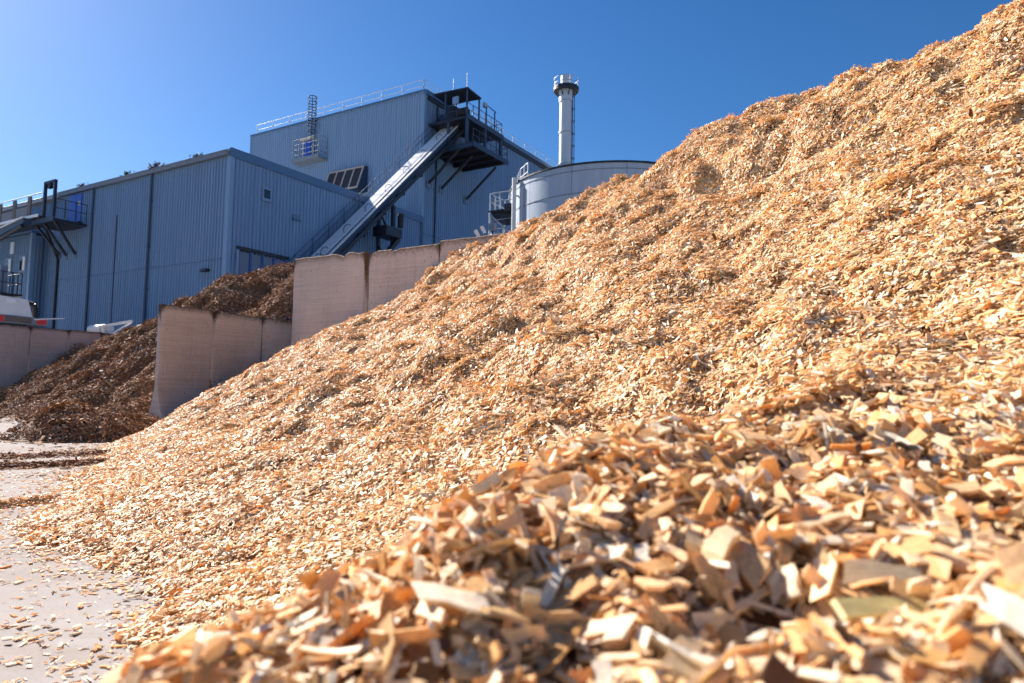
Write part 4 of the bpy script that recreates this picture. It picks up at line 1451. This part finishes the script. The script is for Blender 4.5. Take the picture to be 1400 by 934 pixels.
# swept strips of chips crossing the yard
strip = np.exp(-((y - 5.95 - .12 * (x + 4.2) + .10 * perlin(x / .5, x * 0)) / .10) ** 2) * (x < -3.0)
prob = prob + .05 * strip
kp = (rg.random(n) < prob) & (h < .05)
litter('chip_litter', x[kp], y[kp], .024, 'wood_chip', 'scattered wood chips fringing the foot of the bright heap')

n = 60000
x, y = rg.uniform(-20, -4, n), rg.uniform(7.5, 24, n)
h = bark_z(x, y)
dist = np.maximum(-h / .3, 0)
patch = perlin(x / 1.2 + 3, y / .6) + .6 * perlin(x / 3, y / 1.4 + 9)
prob = np.exp(-dist / .25) + .22 * np.exp(-dist / .9) * (patch > .05) + .03 * (patch > .25) * np.exp(-dist / 3.0)
strip = np.exp(-((y - 9.35 - .10 * (x + 5.4) + .22 * perlin(x / .8, x * 0 + 4)) / .22) ** 2)
strip2 = np.exp(-((y - 10.6 - .05 * (x + 6) + .3 * perlin(x / 1.1, x * 0 + 2)) / .22) ** 2) * .6
prob = prob + .06 * strip + .05 * strip2
kp = (rg.random(n) < prob) & (h < .05) & (heap_z(x, y) < .02)
litter('bark_litter', x[kp], y[kp], .07, 'bark_chip', 'scattered bark crumbs in strips on the concrete before the bark heap', .25, .012)



def swept_strip(name, pts, width, height, count, med, mat, label, thick):
    """a low swept ridge of crumbs following a line on the ground"""
    P = np.array(pts, float)
    seg = np.linalg.norm(np.diff(P, axis=0), axis=1)
    cum = np.concatenate([[0], np.cumsum(seg)])
    u = rg.uniform(0, cum[-1], count)
    cx, cy = np.interp(u, cum, P[:, 0]), np.interp(u, cum, P[:, 1])
    dens = perlin(u / .35, u * 0 + 1.7) + .6 * perlin(u / .12, u * 0 + 5.1)
    off = rg.normal(0, 1, count) * width * (.75 + .5 * perlin(u / .5 + 9, u * 0))
    cy = cy + off + .5 * width * perlin(u / .6, u * 0 + 3)
    keep = (rg.random(count) < np.clip(.65 + .6 * dens, .1, 1)) & (heap_z(cx, cy) < .03)
    cx, cy, off = cx[keep], cy[keep], off[keep]
    n = len(cx)
    V, fs, G = chip_arrays(n, rg, med, 2, .25, thick)
    z = .004 + rg.random(n) * height * np.exp(-(off / width) ** 2)
    me = chips_mesh(name, np.stack([cx, cy, z], -1), rotations(n, rg, .3, None, .06), V, fs, G, mat, rg)
    ob = bpy.data.objects.new(name, me)
    col.objects.link(ob)
    tag(ob, label, 'litter', None, 'stuff')


swept_strip('bark_strip', [(-7.6, 7.7), (-6.25, 8.45), (-5.75, 8.75), (-5.2, 9.2)], .20, .06, 15000, .036, 'bark_chip', 'narrow dark swept ridge of bark crumbs crossing the concrete at the left', .008)
swept_strip('bark_trail', [(-9.0, 8.9), (-7.0, 9.6), (-6.0, 10.6), (-5.6, 10.7)], .40, .035, 9000, .042, 'bark_chip', 'loose trail of bark crumbs on the concrete in front of the bark heap', .008)
swept_strip('chip_strip', [(-5.4, 5.35), (-4.2, 5.8), (-3.95, 6.1), (-3.7, 6.6)], .14, .06, 9500, .022, 'wood_chip', 'low swept ridge of chips running from the heap foot to the left edge', .004)

print('instances', n_far, 'big', len(P))
